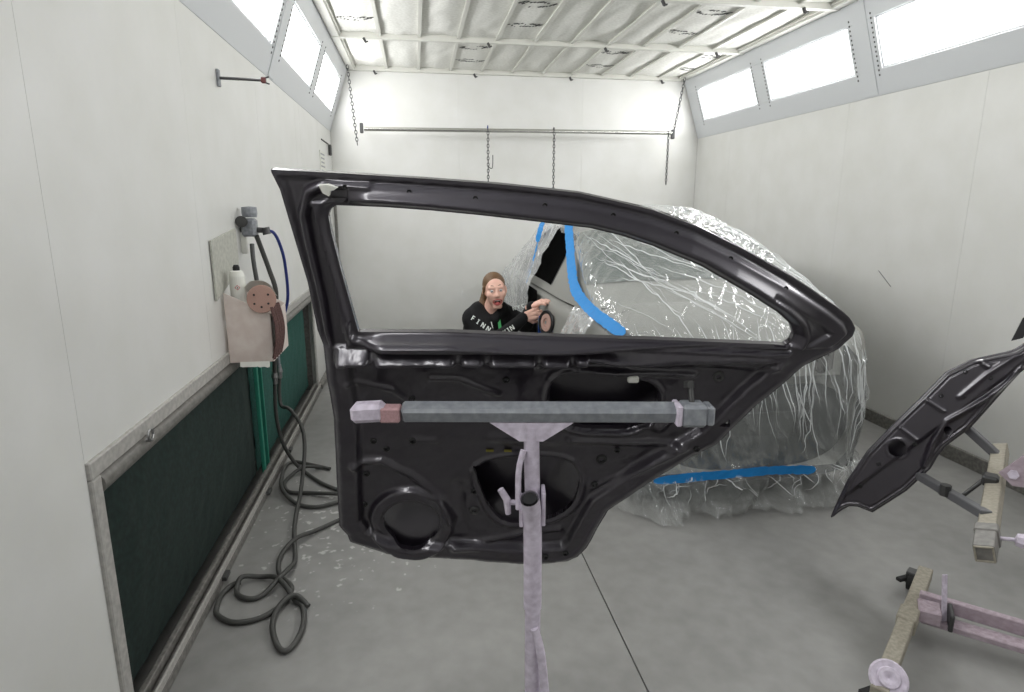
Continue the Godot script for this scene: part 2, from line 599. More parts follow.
func shell() -> void:
	# floor image: concrete with worn patches and splashes of overspray
	var im := Image.create(1024, 1536, false, Image.FORMAT_RGB8)
	var n1 := FastNoiseLite.new()
	n1.seed = 21; n1.frequency = 0.9; n1.fractal_octaves = 5
	var n2 := FastNoiseLite.new()
	n2.seed = 22; n2.frequency = 9.0; n2.fractal_octaves = 4
	var n3 := FastNoiseLite.new()
	n3.seed = 23; n3.frequency = 14.0; n3.fractal_octaves = 3
	var W := XR - XL
	var D := ZF - ZB
	for j in 1536:
		var z := ZB + D * j / 1536.0
		for i in 1024:
			var x := XL + W * i / 1024.0
			var v := 0.51 + 0.06 * n1.get_noise_2d(x, z) + 0.03 * n2.get_noise_2d(x, z)
			var d := Vector2((x + 0.40) / 0.42, (z + 2.95) / 0.6).length()
			var s := n3.get_noise_2d(x, z)
			if d < 1.3 and s > 0.27 + 0.25 * maxf(d - 0.15, 0.0):
				v = lerpf(v, 0.70, clampf((s - 0.27 - 0.25 * maxf(d - 0.15, 0.0)) * 9.0, 0.0, 0.85))
			im.set_pixel(i, j, Color(v, v * 0.995, v * 0.975))
	var fm := mat(Color(1, 1, 1), 0.55)
	fm.albedo_texture = ImageTexture.create_from_image(im)
	var fl := setting("floor", "grey concrete booth floor with a sawn joint and white overspray", "floor")
	var base := new_st()
	bx(base, Vector3((XL + XR) / 2, -0.06, (ZB + ZF) / 2), Vector3(W + 0.4, 0.08, D + 0.4))
	obj("bed", base, mat(Color(0.12, 0.12, 0.12), 0.9), fl)
	for e in [[XL - 0.2, 0.702], [0.708, XR + 0.2]]:
		var st := new_st()
		st.set_smooth_group(-1)
		for q in [[0, 0], [1, 0], [1, 1], [0, 0], [1, 1], [0, 1]]:
			var x: float = e[q[0]]
			var z: float = [ZB - 0.2, ZF + 0.2][q[1]]
			st.set_uv(Vector2((x - XL) / W, (z - ZB) / D))
			st.add_vertex(Vector3(x, 0, z))
		for q in [[e[0], ZB - 0.2, e[0], ZF + 0.2], [e[1], ZF + 0.2, e[1], ZB - 0.2], [e[0], ZB - 0.2, e[1], ZB - 0.2], [e[1], ZF + 0.2, e[0], ZF + 0.2]]:
			st.set_uv(Vector2.ZERO)
			quad(st, Vector3(q[0], 0, q[1]), Vector3(q[2], 0, q[3]), Vector3(q[2], -0.02, q[3]), Vector3(q[0], -0.02, q[1]))
		obj("slab", st, fm, fl)
	# right wall
	var wr := setting("wall_right", "white glossy metal wall panels on the right of the booth", "wall")
	wall_run(wr, XR, 1, 0, BAND, [ZF, 1.4, 0.2, -1.0, -2.2, -3.4, -4.6, -5.8, -6.45, ZB])
	box_obj("base_channel", Vector3(XR - 0.012, 0.045, (ZB + ZF) / 2), Vector3(0.024, 0.09, ZF - ZB), M.frame_grey, wr)
	box_obj("scratch", Vector3(XR - 0.0005, 1.05, -4.0), Vector3(0.002, 0.17, 0.004), M.seal, wr, Basis(Vector3.RIGHT, -0.95), 0.0005)
	# back wall
	var wb := setting("wall_back", "bright white back wall of the booth", "wall")
	var xs := [XL, 0.5, 1.9, XR]
	for i in 3:
		box_obj("panel", Vector3((xs[i] + xs[i + 1]) / 2, CEIL / 2, ZB - 0.02), Vector3(xs[i + 1] - xs[i] - 0.0008, CEIL, 0.04), M.wall, wb, Basis(), 0.0003)
	# front wall behind the camera
	var wf := setting("wall_front", "white roll-up entrance wall behind the photographer", "wall")
	for i in 8:
		box_obj("door_slat", Vector3((XL + XR) / 2, (i + 0.5) * CEIL / 8, ZF + 0.02), Vector3(W, CEIL / 8 - 0.004, 0.04), M.wall, wf)
	# left wall, with the exhaust opening between z -1.68 and -5.35
	var wl := setting("wall_left", "white glossy metal wall panels on the left of the booth", "wall")
	wall_run(wl, XL, -1, 0.0, BAND, [ZF, 1.5, 0.4, -0.65, -1.68])
	wall_run(wl, XL, -1, 0.885, BAND, [-1.68, -2.75, -3.95, -5.15, -5.35])
	wall_run(wl, XL, -1, 0.0, BAND, [-5.35, -6.3, ZB])
	var bl := box_obj("baseboard_left", Vector3(XL + 0.02, 0.02, (-5.37 + ZB) / 2), Vector3(0.04, 0.04, ZB * -1 - 5.37), M.frame_grey)
	bl.set_meta("kind", "structure")
	tag(bl, "grey floor channel at the foot of the left wall", "baseboard")
	box_obj("recess_back", Vector3(XL - 0.24, 0.45, -3.5), Vector3(0.02, 1.0, 3.9), M.black, wl)
	box_obj("recess_top", Vector3(XL - 0.13, 0.895, -3.5), Vector3(0.20, 0.02, 3.7), M.frame_grey, wl)
	for z in [-1.67, -5.36]:
		box_obj("recess_cheek", Vector3(XL - 0.13, 0.45, z), Vector3(0.20, 0.9, 0.02), M.frame_grey, wl)
	var da := box_obj("trim_1", Vector3(XL + 0.004, 2.17, -6.75), Vector3(0.008, 0.012, 0.5), M.seal)
	da.set_meta("kind", "structure")
	tag(da, "thin black strip high on the left wall near the back corner", "trim")

# ------------------------------------------------------------------ ceiling
func ceiling_pads() -> void:
	var ce := setting("ceiling", "white ceiling filter grid of the booth", "ceiling")
	box_obj("plenum_sheet", Vector3((XL + XR) / 2, CEIL + 0.16, (ZB + ZF) / 2), Vector3(XR - XL + 0.4, 0.04, ZF - ZB + 0.4), M.cove, ce)
	var x0 := XL + INSET
	var x1 := XR - INSET
	var beams := [ZB + 0.02, -5.9, -4.55, -3.2, -1.85, -0.5, 0.85, ZF]
	for i in beams.size():
		box_obj("cross_beam", Vector3((x0 + x1) / 2, CEIL + 0.01, beams[i]), Vector3(x1 - x0, 0.08, 0.055), M.white_metal, ce)
	for s in [x0 + 0.035, x1 - 0.035]:
		box_obj("edge_rail", Vector3(s, CEIL - 0.012, (ZB + ZF) / 2), Vector3(0.07, 0.024, ZF - ZB), M.white_metal, ce)
	var rails := []
	var x := x0 + 0.07
	while x < x1 - 0.1:
		rails.append(x)
		x += 0.336
	rails.append(x1 - 0.07)
	for r in rails:
		for i in 4:
			var a: float = beams[i] + 0.03
			var b: float = beams[i + 1] - 0.03
			var st := new_st()
			bx(st, Vector3(r, CEIL - 0.006, (a + b) / 2), Vector3(0.03, 0.006, b - a), Basis(), 0.001)
			bx(st, Vector3(r, CEIL + 0.012, (a + b) / 2), Vector3(0.006, 0.03, b - a), Basis(), 0.001)
			obj("tee_rail", st, M.white_metal, ce)
	# clips that hold the frames
	for i in 4:
		for k in 4:
			var cx: float = lerpf(x0 + 0.28, x1 - 0.28, k / 3.0)
			var st := new_st()
			bx(st, Vector3(cx, CEIL - 0.045, beams[i] + 0.03), Vector3(0.02, 0.04, 0.02), Basis(Vector3(0, 0, 1), 0.5))
			bx(st, Vector3(cx + 0.015, CEIL - 0.06, beams[i] + 0.035), Vector3(0.03, 0.012, 0.012), Basis(Vector3(0, 0, 1), 0.4))
			obj("clip", st, M.dark_steel, ce)
	# pads between the rails; each sags and puckers a little
	var printed := {"0_1": 1, "3_0": 1, "4_1": 1, "7_0": 1, "6_2": 1, "8_1": 1, "9_2": 1, "1_3": 1, "10_0": 1}
	for i in 4:
		for k in rails.size() - 1:
			var a: float = rails[k]
			var b: float = rails[k + 1]
			var za: float = beams[i]
			var zb: float = beams[i + 1]
			var sd := float(i * 13 + k * 5)
			var f := func(u: float, v: float) -> Vector3:
				var px := lerpf(a, b, u)
				var pz := lerpf(za, zb, v)
				var h := 0.010 * sin(PI * u) * sin(PI * v) - 0.016 * noise.get_noise_2d(px * 2.4 + sd, pz * 1.1) * (0.3 + sin(PI * u)) - 0.006 * noise.get_noise_2d(px * 7.0 + sd, pz * 2.0)
				return Vector3(px, CEIL + 0.016 - h, pz)
			var st := new_st()
			grid(st, f, 8, 20)
			var pad := obj("filter_pad", st, M.pad, ce)
			if printed.has("%d_%d" % [k, i]):
				for q in [0.35, 0.75]:
					var ink := new_st()
					for e in 2:
						for w in 11:
							var hsh := absf(noise.get_noise_2d(w * 3.7 + k * 11.0, e * 5.1 + i * 7.0 + q * 9.0))
							if hsh < 0.05: continue
							var c: Vector3 = f.call(0.12 + 0.76 * w / 10.0, q + 0.035 * sin(PI * w / 10.0) * (1 if e else -1) + 0.04 * hsh)
							bx(ink, c - Vector3(0, 0.0035, 0), Vector3(0.006 + 0.030 * hsh, 0.001, 0.012 + 0.05 * hsh * (2.4 if w > 8 else 1.0)), Basis(Vector3.UP, hsh * 2.0), 0.0003)
					var mk := obj("printed_mark", ink, M.ink, pad)
					mk.set_meta("kind", "stuff")

# ------------------------------------------------------------------ exhaust filters on the left
func left_wall_filters() -> void:
	var t := thing("exhaust_filter_bank", "long dark green exhaust filter bank in a grey frame low on the left wall", "filter bank", Vector3(XL, 0, -3.5))
	var z0 := 1.82     # near end, local
	var z1 := -1.86
	# outer frame, standing proud of the wall
	box_obj("top_rail", Vector3(0.004, 0.860, -0.02), Vector3(0.016, 0.05, z0 - z1), M.dull_rail, t, Basis(), 0.006)
	box_obj("near_post", Vector3(0.004, 0.42, z0 - 0.025), Vector3(0.016, 0.829, 0.05), M.dull_rail, t, Basis(), 0.006)
	box_obj("far_post", Vector3(0.004, 0.42, z1 + 0.025), Vector3(0.016, 0.829, 0.05), M.dull_rail, t, Basis(), 0.006)
	var rl := new_st()
	tube(rl, [Vector3(-0.012, 0.805, z0 - 0.05), Vector3(-0.012, 0.805, z1 + 0.05)], 0.032, 14)
	obj("retainer_tube", rl, M.frame_grey, t)
	var br := new_st()
	bx(br, Vector3(0.012, 0.02, -0.02), Vector3(0.05, 0.04, z0 - z1 - 0.1))
	bx(br, Vector3(-0.005, 0.055, -0.02), Vector3(0.02, 0.05, z0 - z1 - 0.16))
	obj("bottom_rail", br, M.frame_grey, t)
	var tr := new_st()
	bx(tr, Vector3(0.032, 0.055, -0.02), Vector3(0.008, 0.03, z0 - z1 - 0.12))
	obj("bottom_lip", tr, M.dull_rail, t)
	# pads
	var joints := [z0 - 0.08, 0.0, z1 + 0.08]
	for k in 2:
		var a: float = joints[k] - 0.01
		var b: float = joints[k + 1] + 0.01
		var f := func(u: float, v: float) -> Vector3:
			var z := lerpf(a, b, u)
			var y := lerpf(0.06, 0.80, v)
			var bulge := 0.03 * sin(PI * v) * minf(1.0, minf(u, 1.0 - u) * 9.0)
			return Vector3(-0.062 + bulge + 0.006 * noise.get_noise_2d(z * 9.0, y * 9.0 + k * 5), y, z)
		var st := new_st()
		grid(st, f, 60, 24)
		obj("filter_pad", st, M.filter if k == 0 else M.filter_clean, t)
	box_obj("middle_post", Vector3(-0.02, 0.41, 0), Vector3(0.02, 0.72, 0.03), M.teal, t)
	box_obj("middle_post", Vector3(-0.02, 0.41, -0.09), Vector3(0.02, 0.72, 0.016), M.teal, t)
	var ey := new_st()
	var ring := []
	for k in 13:
		ring.append(Vector3(0.035, 0.845 + 0.018 * sin(TAU * k / 12), 1.50 + 0.018 * cos(TAU * k / 12)))
	tube(ey, ring, 0.004, 6)
	tube(ey, [Vector3(0.02, 0.828, 1.50), Vector3(0.035, 0.826, 1.50)], 0.006, 8)
	obj("eye_bolt", ey, M.steel, t)
	for z in [1.0, 0.2, -0.4]:
		box_obj("latch", Vector3(0.045, 0.03, z), Vector3(0.02, 0.02, 0.06), M.dark_steel, t)

# ------------------------------------------------------------------ the car
const CX := 1.70
func keyed(keys: Array, z: float) -> float:
	for i in keys.size() - 1:
		if z >= keys[i + 1][0]:
			var t: float = clampf((keys[i][0] - z) / (keys[i][0] - keys[i + 1][0]), 0.0, 1.0)
			return lerpf(keys[i][1], keys[i + 1][1], t * t * (3.0 - 2.0 * t) * 0.5 + t * 0.5)
	return keys[-1][1]

func car_w(z: float) -> float:
	return keyed([[-2.84, 0.56], [-2.92, 0.66], [-3.1, 0.75], [-3.4, 0.82], [-3.9, 0.84], [-5.5, 0.84], [-6.3, 0.81], [-6.8, 0.72], [-7.05, 0.5]], z)
func car_deck(z: float) -> float:
	return keyed([[-2.84, 0.86], [-2.95, 0.95], [-3.3, 0.99], [-4.2, 0.97], [-5.6, 0.95], [-6.2, 0.92], [-6.8, 0.76], [-7.05, 0.62]], z)
func car_roof(z: float) -> float:
	return keyed([[-3.35, 0.97], [-3.7, 1.11], [-4.1, 1.28], [-4.5, 1.40], [-5.0, 1.44], [-5.4, 1.40], [-5.8, 1.20], [-6.25, 0.93]], z)

func car() -> void:
	var c := thing("car", "car with its rear half under clear plastic sheeting, grey primed rear quarter", "car", Vector3(CX, 0, -4.9))
	var o := Vector3(CX, 0, -4.9)
	# lower body
	var body := func(u: float, v: float) -> Vector3:
		var z := lerpf(-2.84, -7.05, v)
		var w := car_w(z)
		var d := car_deck(z)
		var a := (u - 0.5) * 2.0
		var s := signf(a)
		a = absf(a)
		var p: Vector2
		var prof := [Vector2(0, d + 0.02), Vector2(w * 0.5, d + 0.015), Vector2(w * 0.86, d - 0.01), Vector2(w * 0.97, d - 0.07), Vector2(w, d - 0.22), Vector2(w * 0.99, 0.45), Vector2(w * 0.96, 0.26), Vector2(w * 0.88, 0.2), Vector2(0, 0.19)]
		var f := a * (prof.size() - 1)
		var i := mini(int(f), prof.size() - 2)
		p = prof[i].lerp(prof[i + 1], f - i)
		return Vector3(s * p.x, p.y, z) - Vector3(0, 0, o.z)
	var st := new_st()
	grid(st, body, 48, 60)
	for e in [0.0, 1.0]:
		for i in 48:
			tri(st, Vector3(0, 0.5, (-2.84 if e == 0.0 else -7.05) - o.z), body.call(i / 48.0, e), body.call((i + 1) / 48.0, e))
	obj("body", st, M.primer, c)
	# rear bumper and tail
	var bum := func(u: float, v: float) -> Vector3:
		var a := (u - 0.5) * 2.0
		var y := lerpf(0.66, 0.12, v)
		return Vector3(0.77 * sin(a * 1.45) / sin(1.45), y, -2.80 - 0.28 * pow(absf(a), 3.0) - 0.05 * pow(absf(v - 0.4), 2.0) * 4.0 - o.z + 0.0)
	st = new_st()
	grid(st, bum, 30, 10)
	obj("rear_bumper", st, M.bumper, c)
	st = new_st()
	bx(st, Vector3(0, 0.78, -2.845 - o.z), Vector3(0.9, 0.16, 0.03))
	obj("tail_panel", st, M.primer, c)
	for s in [-1, 1]:
		st = new_st()
		bx(st, Vector3(s * 0.42, 0.79, -2.90 - o.z), Vector3(0.28, 0.15, 0.10), Basis(Vector3.UP, s * 0.55), 0.02)
		obj("tail_lamp", st, mat(Color(0.16, 0.10, 0.10), 0.25), c)
	st = new_st()
	bx(st, Vector3(0, 0.47, -2.79 - o.z), Vector3(0.52, 0.12, 0.015))
	obj("plate_recess", st, M.black, c)
	# cabin
	var cab := func(u: float, v: float) -> Vector3:
		var z := lerpf(-3.35, -6.25, v)
		var top := car_roof(z) + 0.02
		var d := car_deck(z)
		var h := maxf(top - d, 0.0)
		var wb := car_w(z) * 0.93
		var wt := lerpf(wb, 0.56, clampf(h / 0.45, 0.0, 1.0))
		var a := (u - 0.5) * 2.0
		var s := signf(a)
		a = absf(a)
		var prof := [Vector2(0, top), Vector2(wt * 0.6, top - 0.012), Vector2(wt * 0.92, top - 0.04 * minf(1.0, h * 5.0)), Vector2(lerpf(wt, wb, 0.12), top - 0.2 * h), Vector2(lerpf(wt, wb, 0.6), d + 0.35 * h), Vector2(wb, d - 0.02)]
		var f := a * (prof.size() - 1)
		var i := mini(int(f), prof.size() - 2)
		var p: Vector2 = prof[i].lerp(prof[i + 1], f - i)
		return Vector3(s * p.x, p.y, z - o.z)
	st = new_st()
	grid(st, cab, 40, 50)
	obj("cabin", st, M.primer, c)
	# glass and openings follow the cabin, a few millimetres proud
	var patch := func(called: String, m: Material, u0: float, u1: float, v0: float, v1: float, lift: float) -> void:
		var s2 := new_st()
		grid(s2, func(u: float, v: float) -> Vector3:
			var p: Vector3 = cab.call(lerpf(u0, u1, u), lerpf(v0, v1, v))
			return p + Vector3(signf(p.x) * lift * (0.3 if absf(lerpf(u0, u1, u) - 0.5) < 0.3 else 1.0), lift * (1.0 if absf(lerpf(u0, u1, u) - 0.5) < 0.3 else 0.2), lift), 14, 14)
		obj(called, s2, m, c)
	patch.call("rear_window", M.glass, 0.24, 0.76, 0.10, 0.37, 0.006)
	patch.call("windscreen", M.glass, 0.24, 0.76, 0.74, 0.94, 0.006)
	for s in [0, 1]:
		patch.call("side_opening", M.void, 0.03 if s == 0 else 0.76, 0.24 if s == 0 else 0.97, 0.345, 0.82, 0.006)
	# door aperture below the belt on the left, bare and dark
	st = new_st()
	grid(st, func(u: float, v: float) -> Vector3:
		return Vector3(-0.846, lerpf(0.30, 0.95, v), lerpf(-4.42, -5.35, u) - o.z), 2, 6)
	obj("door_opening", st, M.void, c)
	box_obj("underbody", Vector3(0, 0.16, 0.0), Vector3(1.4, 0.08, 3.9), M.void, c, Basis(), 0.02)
	# wheels
	for q in [[-0.74, -3.72], [0.74, -3.72], [-0.72, -6.35], [0.72, -6.35]]:
		var w := Node3D.new()
		w.name = "wheel"
		c.add_child(w, true)
		w.position = Vector3(q[0], 0.32, q[1] - o.z)
		var ty := new_st()
		lathe(ty, [Vector2(0.21, -0.10), Vector2(0.29, -0.105), Vector2(0.318, -0.08), Vector2(0.32, 0.08), Vector2(0.29, 0.105), Vector2(0.21, 0.10)], xf_axis(Vector3.ZERO, Vector3.RIGHT), 28, true)
		obj("tyre", ty, M.rubber, w)
		var ri := new_st()
		lathe(ri, [Vector2(0.0, -0.06), Vector2(0.06, -0.07), Vector2(0.2, -0.09), Vector2(0.215, -0.1), Vector2(0.215, 0.1), Vector2(0.2, 0.09), Vector2(0.06, 0.07), Vector2(0.0, 0.06)], xf_axis(Vector3.ZERO, Vector3.RIGHT), 24)
		obj("rim", ri, M.steel, w)
	# fuel flap, swung open towards the camera
	var ff := Vector3(-0.872, 0.80, -3.96 - o.z)
	var fa := Vector3(-0.93, 0.10, 0.36).normalized()
	var fp := new_st()
	lathe(fp, [Vector2(0.0, -0.010), Vector2(0.080, -0.010), Vector2(0.086, 0.0), Vector2(0.080, 0.008), Vector2(0.066, 0.006), Vector2(0.062, -0.002), Vector2(0.0, -0.004)], xf_axis(ff, fa), 24)
	obj("fuel_flap", fp, M.bumper, c)
	var fi := new_st()
	lathe(fi, [Vector2(0.060, -0.003), Vector2(0.058, 0.004), Vector2(0.030, 0.005), Vector2(0.026, -0.001), Vector2(0.0, -0.001)], xf_axis(ff, fa), 24)
	obj("flap_liner", fi, M.disc, c)
	var fr := new_st()
	tube(fr, [ff, ff + Vector3(0.05, 0.0, -0.07)], 0.012, 8)
	obj("flap_hinge", fr, M.primer, c)

# ------------------------------------------------------------------ plastic film and blue tape
func film_profile() -> Array:
	# z, y, reach left, reach right
	return [[-5.35, 1.47, 0.56, 0.50], [-4.9, 1.54, 0.58, 0.52], [-4.45, 1.54, 0.62, 0.54], [-4.05, 1.46, 0.66, 0.58], [-3.6, 1.335, 0.72, 0.61], [-3.25, 1.20, 0.75, 0.63], [-3.0, 1.08, 0.74, 0.67], [-2.86, 0.96, 0.72, 0.71], [-2.78, 0.79, 0.70, 0.72], [-2.745, 0.56, 0.69, 0.73], [-2.745, 0.36, 0.67, 0.71], [-2.735, 0.26, 0.62, 0.68], [-2.725, 0.20, 0.64, 0.70], [-2.735, 0.10, 0.68, 0.72], [-2.73, 0.012, 0.70, 0.74]]

func film_at(u: float, v: float) -> Vector3:
	var pr := film_profile()
	var f := v * (pr.size() - 1)
	var i := mini(int(f), pr.size() - 2)
	var t := f - i
	var a: Array = pr[i]
	var b: Array = pr[i + 1]
	var a0: Array = pr[maxi(i - 1, 0)]
	var b1: Array = pr[mini(i + 2, pr.size() - 1)]
	var z := cubic_interpolate(a[0], b[0], a0[0], b1[0], t)
	var y := cubic_interpolate(a[1], b[1], a0[1], b1[1], t)
	var hl := lerpf(a[2], b[2], t)
	var hr := lerpf(a[3], b[3], t)
	var tan_ := Vector2(b[0] - a[0], b[1] - a[1]).normalized()
	var inn := Vector2(-tan_.y, tan_.x) * -1.0          # (z, y), towards the car
	if inn.y > 0.01: inn = -inn
	if inn.x > 0.2: inn = -inn
	var s := absf(u)
	var reach := hl if u < 0 else hr
	var drop := (0.20 if u < 0 else 0.36) * pow(s, 3.4)
	var low := clampf((0.30 - y) / 0.25, 0.0, 1.0)
	drop *= 1.0 - 0.5 * low
	var x := CX + signf(u) * reach * (1.0 - pow(1.0 - s, 1.55)) * 1.0
	# wrinkles
	var face := clampf((1.0 - y) / 0.2, 0.0, 1.0)       # 0 on top, 1 on the rear face
	var q := Vector2(x * 1.0, y + z * 0.9)
	var top_fold := 1.0 - absf(noise.get_noise_2d((x * 0.75 + z * 0.55) * 9.0, (z * 0.75 - x * 0.55) * 1.6 + 4.0)) * 2.0
	var low_fold := 1.0 - absf(noise.get_noise_2d((x + 0.25 * y) * 6.5 + 31.0, y * 1.4)) * 2.0
	var fine := noise.get_noise_3d(x * 24.0, y * 11.0, z * 24.0)
	top_fold = pow(clampf(top_fold, 0.0, 1.0), 2.5)
	low_fold = pow(clampf(low_fold, 0.0, 1.0), 2.5)
	var w := lerpf(0.014 * top_fold, 0.032 * low_fold, face) + 0.005 * fine
	if low > 0.0: w += 0.16 * low * noise.get_noise_2d(x * 4.5, 9.0 + y * 2.0)
	return Vector3(x, maxf(y + inn.y * (drop - w), 0.006 + 0.004 * (1.0 + fine)), z + inn.x * (drop - w))

func sheets() -> void:
	var st := new_st()
	grid(st, func(u: float, v: float) -> Vector3: return film_at(u * 2.0 - 1.0, v), 230, 260)
	var s := obj("plastic_sheet", st, M.film, null)
	tag(s, "crinkled clear plastic sheet over the car's roof, rear window, boot and bumper", "plastic sheet", "masking film on the car")
	# folds where the film lies several layers thick
	var rng := RandomNumberGenerator.new()
	rng.seed = 41
	for k in 220:
		var rear := k < 116
		var foot := k >= 76 and rear
		var u0 := rng.randf_range(-0.75, 0.86) if rear else rng.randf_range(-0.85, 0.75)
		var v0 := rng.randf_range(0.47, 0.60) if rear else rng.randf_range(0.10, 0.40)
		var dv := rng.randf_range(0.07, 0.20) if rear else rng.randf_range(0.06, 0.20)
		var du := rng.randf_range(-0.02, 0.14) if rear else rng.randf_range(0.15, 0.55)
		if foot:
			v0 = rng.randf_range(0.79, 0.88); dv = rng.randf_range(0.05, 0.11); du = rng.randf_range(-0.16, 0.16)
		var wd := rng.randf_range(0.0014, 0.0050)
		var bend := rng.randf_range(-0.03, 0.03)
		var line := []
		for i in 15:
			var t := i / 14.0
			var a := film_at(clampf(u0 + du * t + bend * sin(PI * t), -0.98, 0.98), minf(v0 + dv * t, 0.985 if foot else 0.79))
			line.append(a + Vector3(-0.001, 0.004, 0.006))
		var rads := []
		for i in 15: rads.append(wd * sin(PI * clampf(i / 14.0, 0.03, 0.97)) * (0.7 + 0.5 * noise.get_noise_1d(i * 3.0 + k * 7.0)))
		var pl := new_st()
		tube(pl, line, rads, 5, false)
		obj("fold", pl, M.film_fold, s)
	for q in [[-0.05, 0.18, 0.10], [0.05, 0.22, 0.14], [0.22, 0.17, 0.12], [0.30, 0.27, 0.14], [0.10, 0.30, 0.12]]:
		var ink := new_st()
		for i in 9:
			if i % 4 == 3: continue
			var c := film_at(q[0] + q[2] * i / 8.0, q[1] + 0.30 * q[2] * i / 8.0) + Vector3(0, 0.012, 0.006)
			bx(ink, c, Vector3(0.022, 0.002, 0.02), Basis(Vector3.UP, -0.6 + 0.3 * (i % 3)), 0.0005)
		var mk := obj("printed_mark", ink, M.ink, s)
		mk.set_meta("kind", "stuff")
	# second sheet over the front of the car
	st = new_st()
	grid(st, func(u: float, v: float) -> Vector3:
		var z := lerpf(-4.62, -7.12, u)
		var top := maxf(car_roof(z), car_deck(z)) + 0.05
		var d := car_deck(z)
		var a := (v - 0.5) * 2.0
		var sg := signf(a)
		a = absf(a)
		var h := maxf(top - d, 0.0)
		var wt := lerpf(car_w(z) * 0.95, 0.62, clampf(h / 0.45, 0.0, 1.0))
		var w := car_w(z) + 0.03
		var prof := [Vector2(0, top), Vector2(wt * 0.7, top - 0.01), Vector2(wt, top - 0.05), Vector2(lerpf(wt, w, 0.55), lerpf(top, d, 0.55)), Vector2(w, d - 0.05), Vector2(w + 0.01, 0.55), Vector2(w + 0.03, 0.3), Vector2(w + 0.06, 0.02)]
		var f := a * (prof.size() - 1)
		var i := mini(int(f), prof.size() - 2)
		var p: Vector2 = prof[i].lerp(prof[i + 1], f - i)
		var fold := 1.0 - absf(noise.get_noise_2d((z + 0.45 * p.y) * 8.0 + 17.0, p.y * 1.3 + 7.0 * sg)) * 2.0
		var ww := 0.018 * fold + 0.004 * noise.get_noise_3d(p.x * 20, p.y * 16, z * 20)
		return Vector3(CX + sg * (p.x + ww * clampf(a * 2.0, 0.0, 1.0)), maxf(p.y + ww * (1.0 - a), 0.01), z), 130, 170)
	s = obj("plastic_sheet", st, M.film2, null)
	tag(s, "grey pleated plastic sheet over the front of the car, behind the person", "plastic sheet", "masking film on the car")
	# crumpled offcut on the quarter panel under the tape
	st = new_st()
	grid(st, func(u: float, v: float) -> Vector3:
		var x := lerpf(0.84, 0.99, u)
		var z := lerpf(-3.62, -3.2, v)
		return Vector3(x, 0.995 - 0.22 * pow(maxf(0.0, 1.0 - u) , 2.0) + 0.03 * noise.get_noise_2d(x * 26.0, z * 14.0), z), 24, 30)
	s = obj("film_offcut", st, M.film2, null)
	tag(s, "crumpled shiny scrap of film on the car's rear quarter below the blue tape", "plastic scrap")
	# blue tape: strips laid along lines, with real width and ragged edges
	tape("masking_tape", "long bent strip of blue tape from the roof pillar down along the boot edge", [Vector3(1.06, 1.47, -4.36), Vector3(1.035, 1.395, -4.24), Vector3(1.0, 1.29, -4.05), Vector3(0.965, 1.17, -3.86), Vector3(0.93, 1.07, -3.62), Vector3(0.925, 1.02, -3.40), Vector3(0.94, 0.985, -3.2), Vector3(0.97, 0.955, -3.0), Vector3(1.0, 0.93, -2.9)], Vector3(0.75, 0.55, 0.35), 0.062)
	tape("masking_tape", "horizontal strip of blue tape gathering the plastic under the rear bumper", [Vector3(1.13, 0.215, -2.74), Vector3(1.33, 0.243, -2.70), Vector3(1.5, 0.255, -2.684), Vector3(1.7, 0.262, -2.68), Vector3(1.86, 0.255, -2.684), Vector3(1.98, 0.235, -2.705)], Vector3(0, 1, 0.25), 0.052)
	tape("masking_tape", "short crumpled strip of blue tape at the top of the front plastic sheet", [Vector3(0.99, 1.43, -4.92), Vector3(0.965, 1.36, -4.90), Vector3(0.945, 1.27, -4.91)], Vector3(0.5, 0.1, 1), 0.06)
	tape("masking_tape", "thin vertical strip of blue tape along the edge of the front sheet", [Vector3(0.945, 1.27, -4.88), Vector3(0.90, 1.1, -4.87), Vector3(0.855, 0.95, -4.87)], Vector3(0.3, 0.0, 1), 0.02)

func tape(called: String, label: String, pts: Array, across: Vector3, width: float) -> void:
	var p := spline(pts, 10)
	var st := new_st()
	st.set_smooth_group(0)
	var prev := []
	var n := p.size()
	for i in n:
		var d: Vector3 = (p[mini(i + 1, n - 1)] - p[maxi(i - 1, 0)]).normalized()
		var w := (across - d * across.dot(d)).normalized()
		var nn := d.cross(w)
		var e := width * (0.5 + 0.12 * noise.get_noise_1d(i * 2.3 + width * 90)) * minf(1.0, 0.35 + minf(i, n - 1 - i) * 0.2)
		var row := []
		for k in 5:
			var a := (k - 2) / 2.0
			row.append(p[i] + w * e * a + nn * 0.004 * noise.get_noise_2d(i * 1.7, k * 3.1))
		if prev:
			for k in 4:
				quad(st, prev[k], prev[k + 1], row[k + 1], row[k])
				quad(st, prev[k] + nn * 0.002, row[k] + nn * 0.002, row[k + 1] + nn * 0.002, prev[k + 1] + nn * 0.002)
		prev = row
	var o := obj(called, st, M.tape, null)
	tag(o, label, "tape", "blue masking tape")

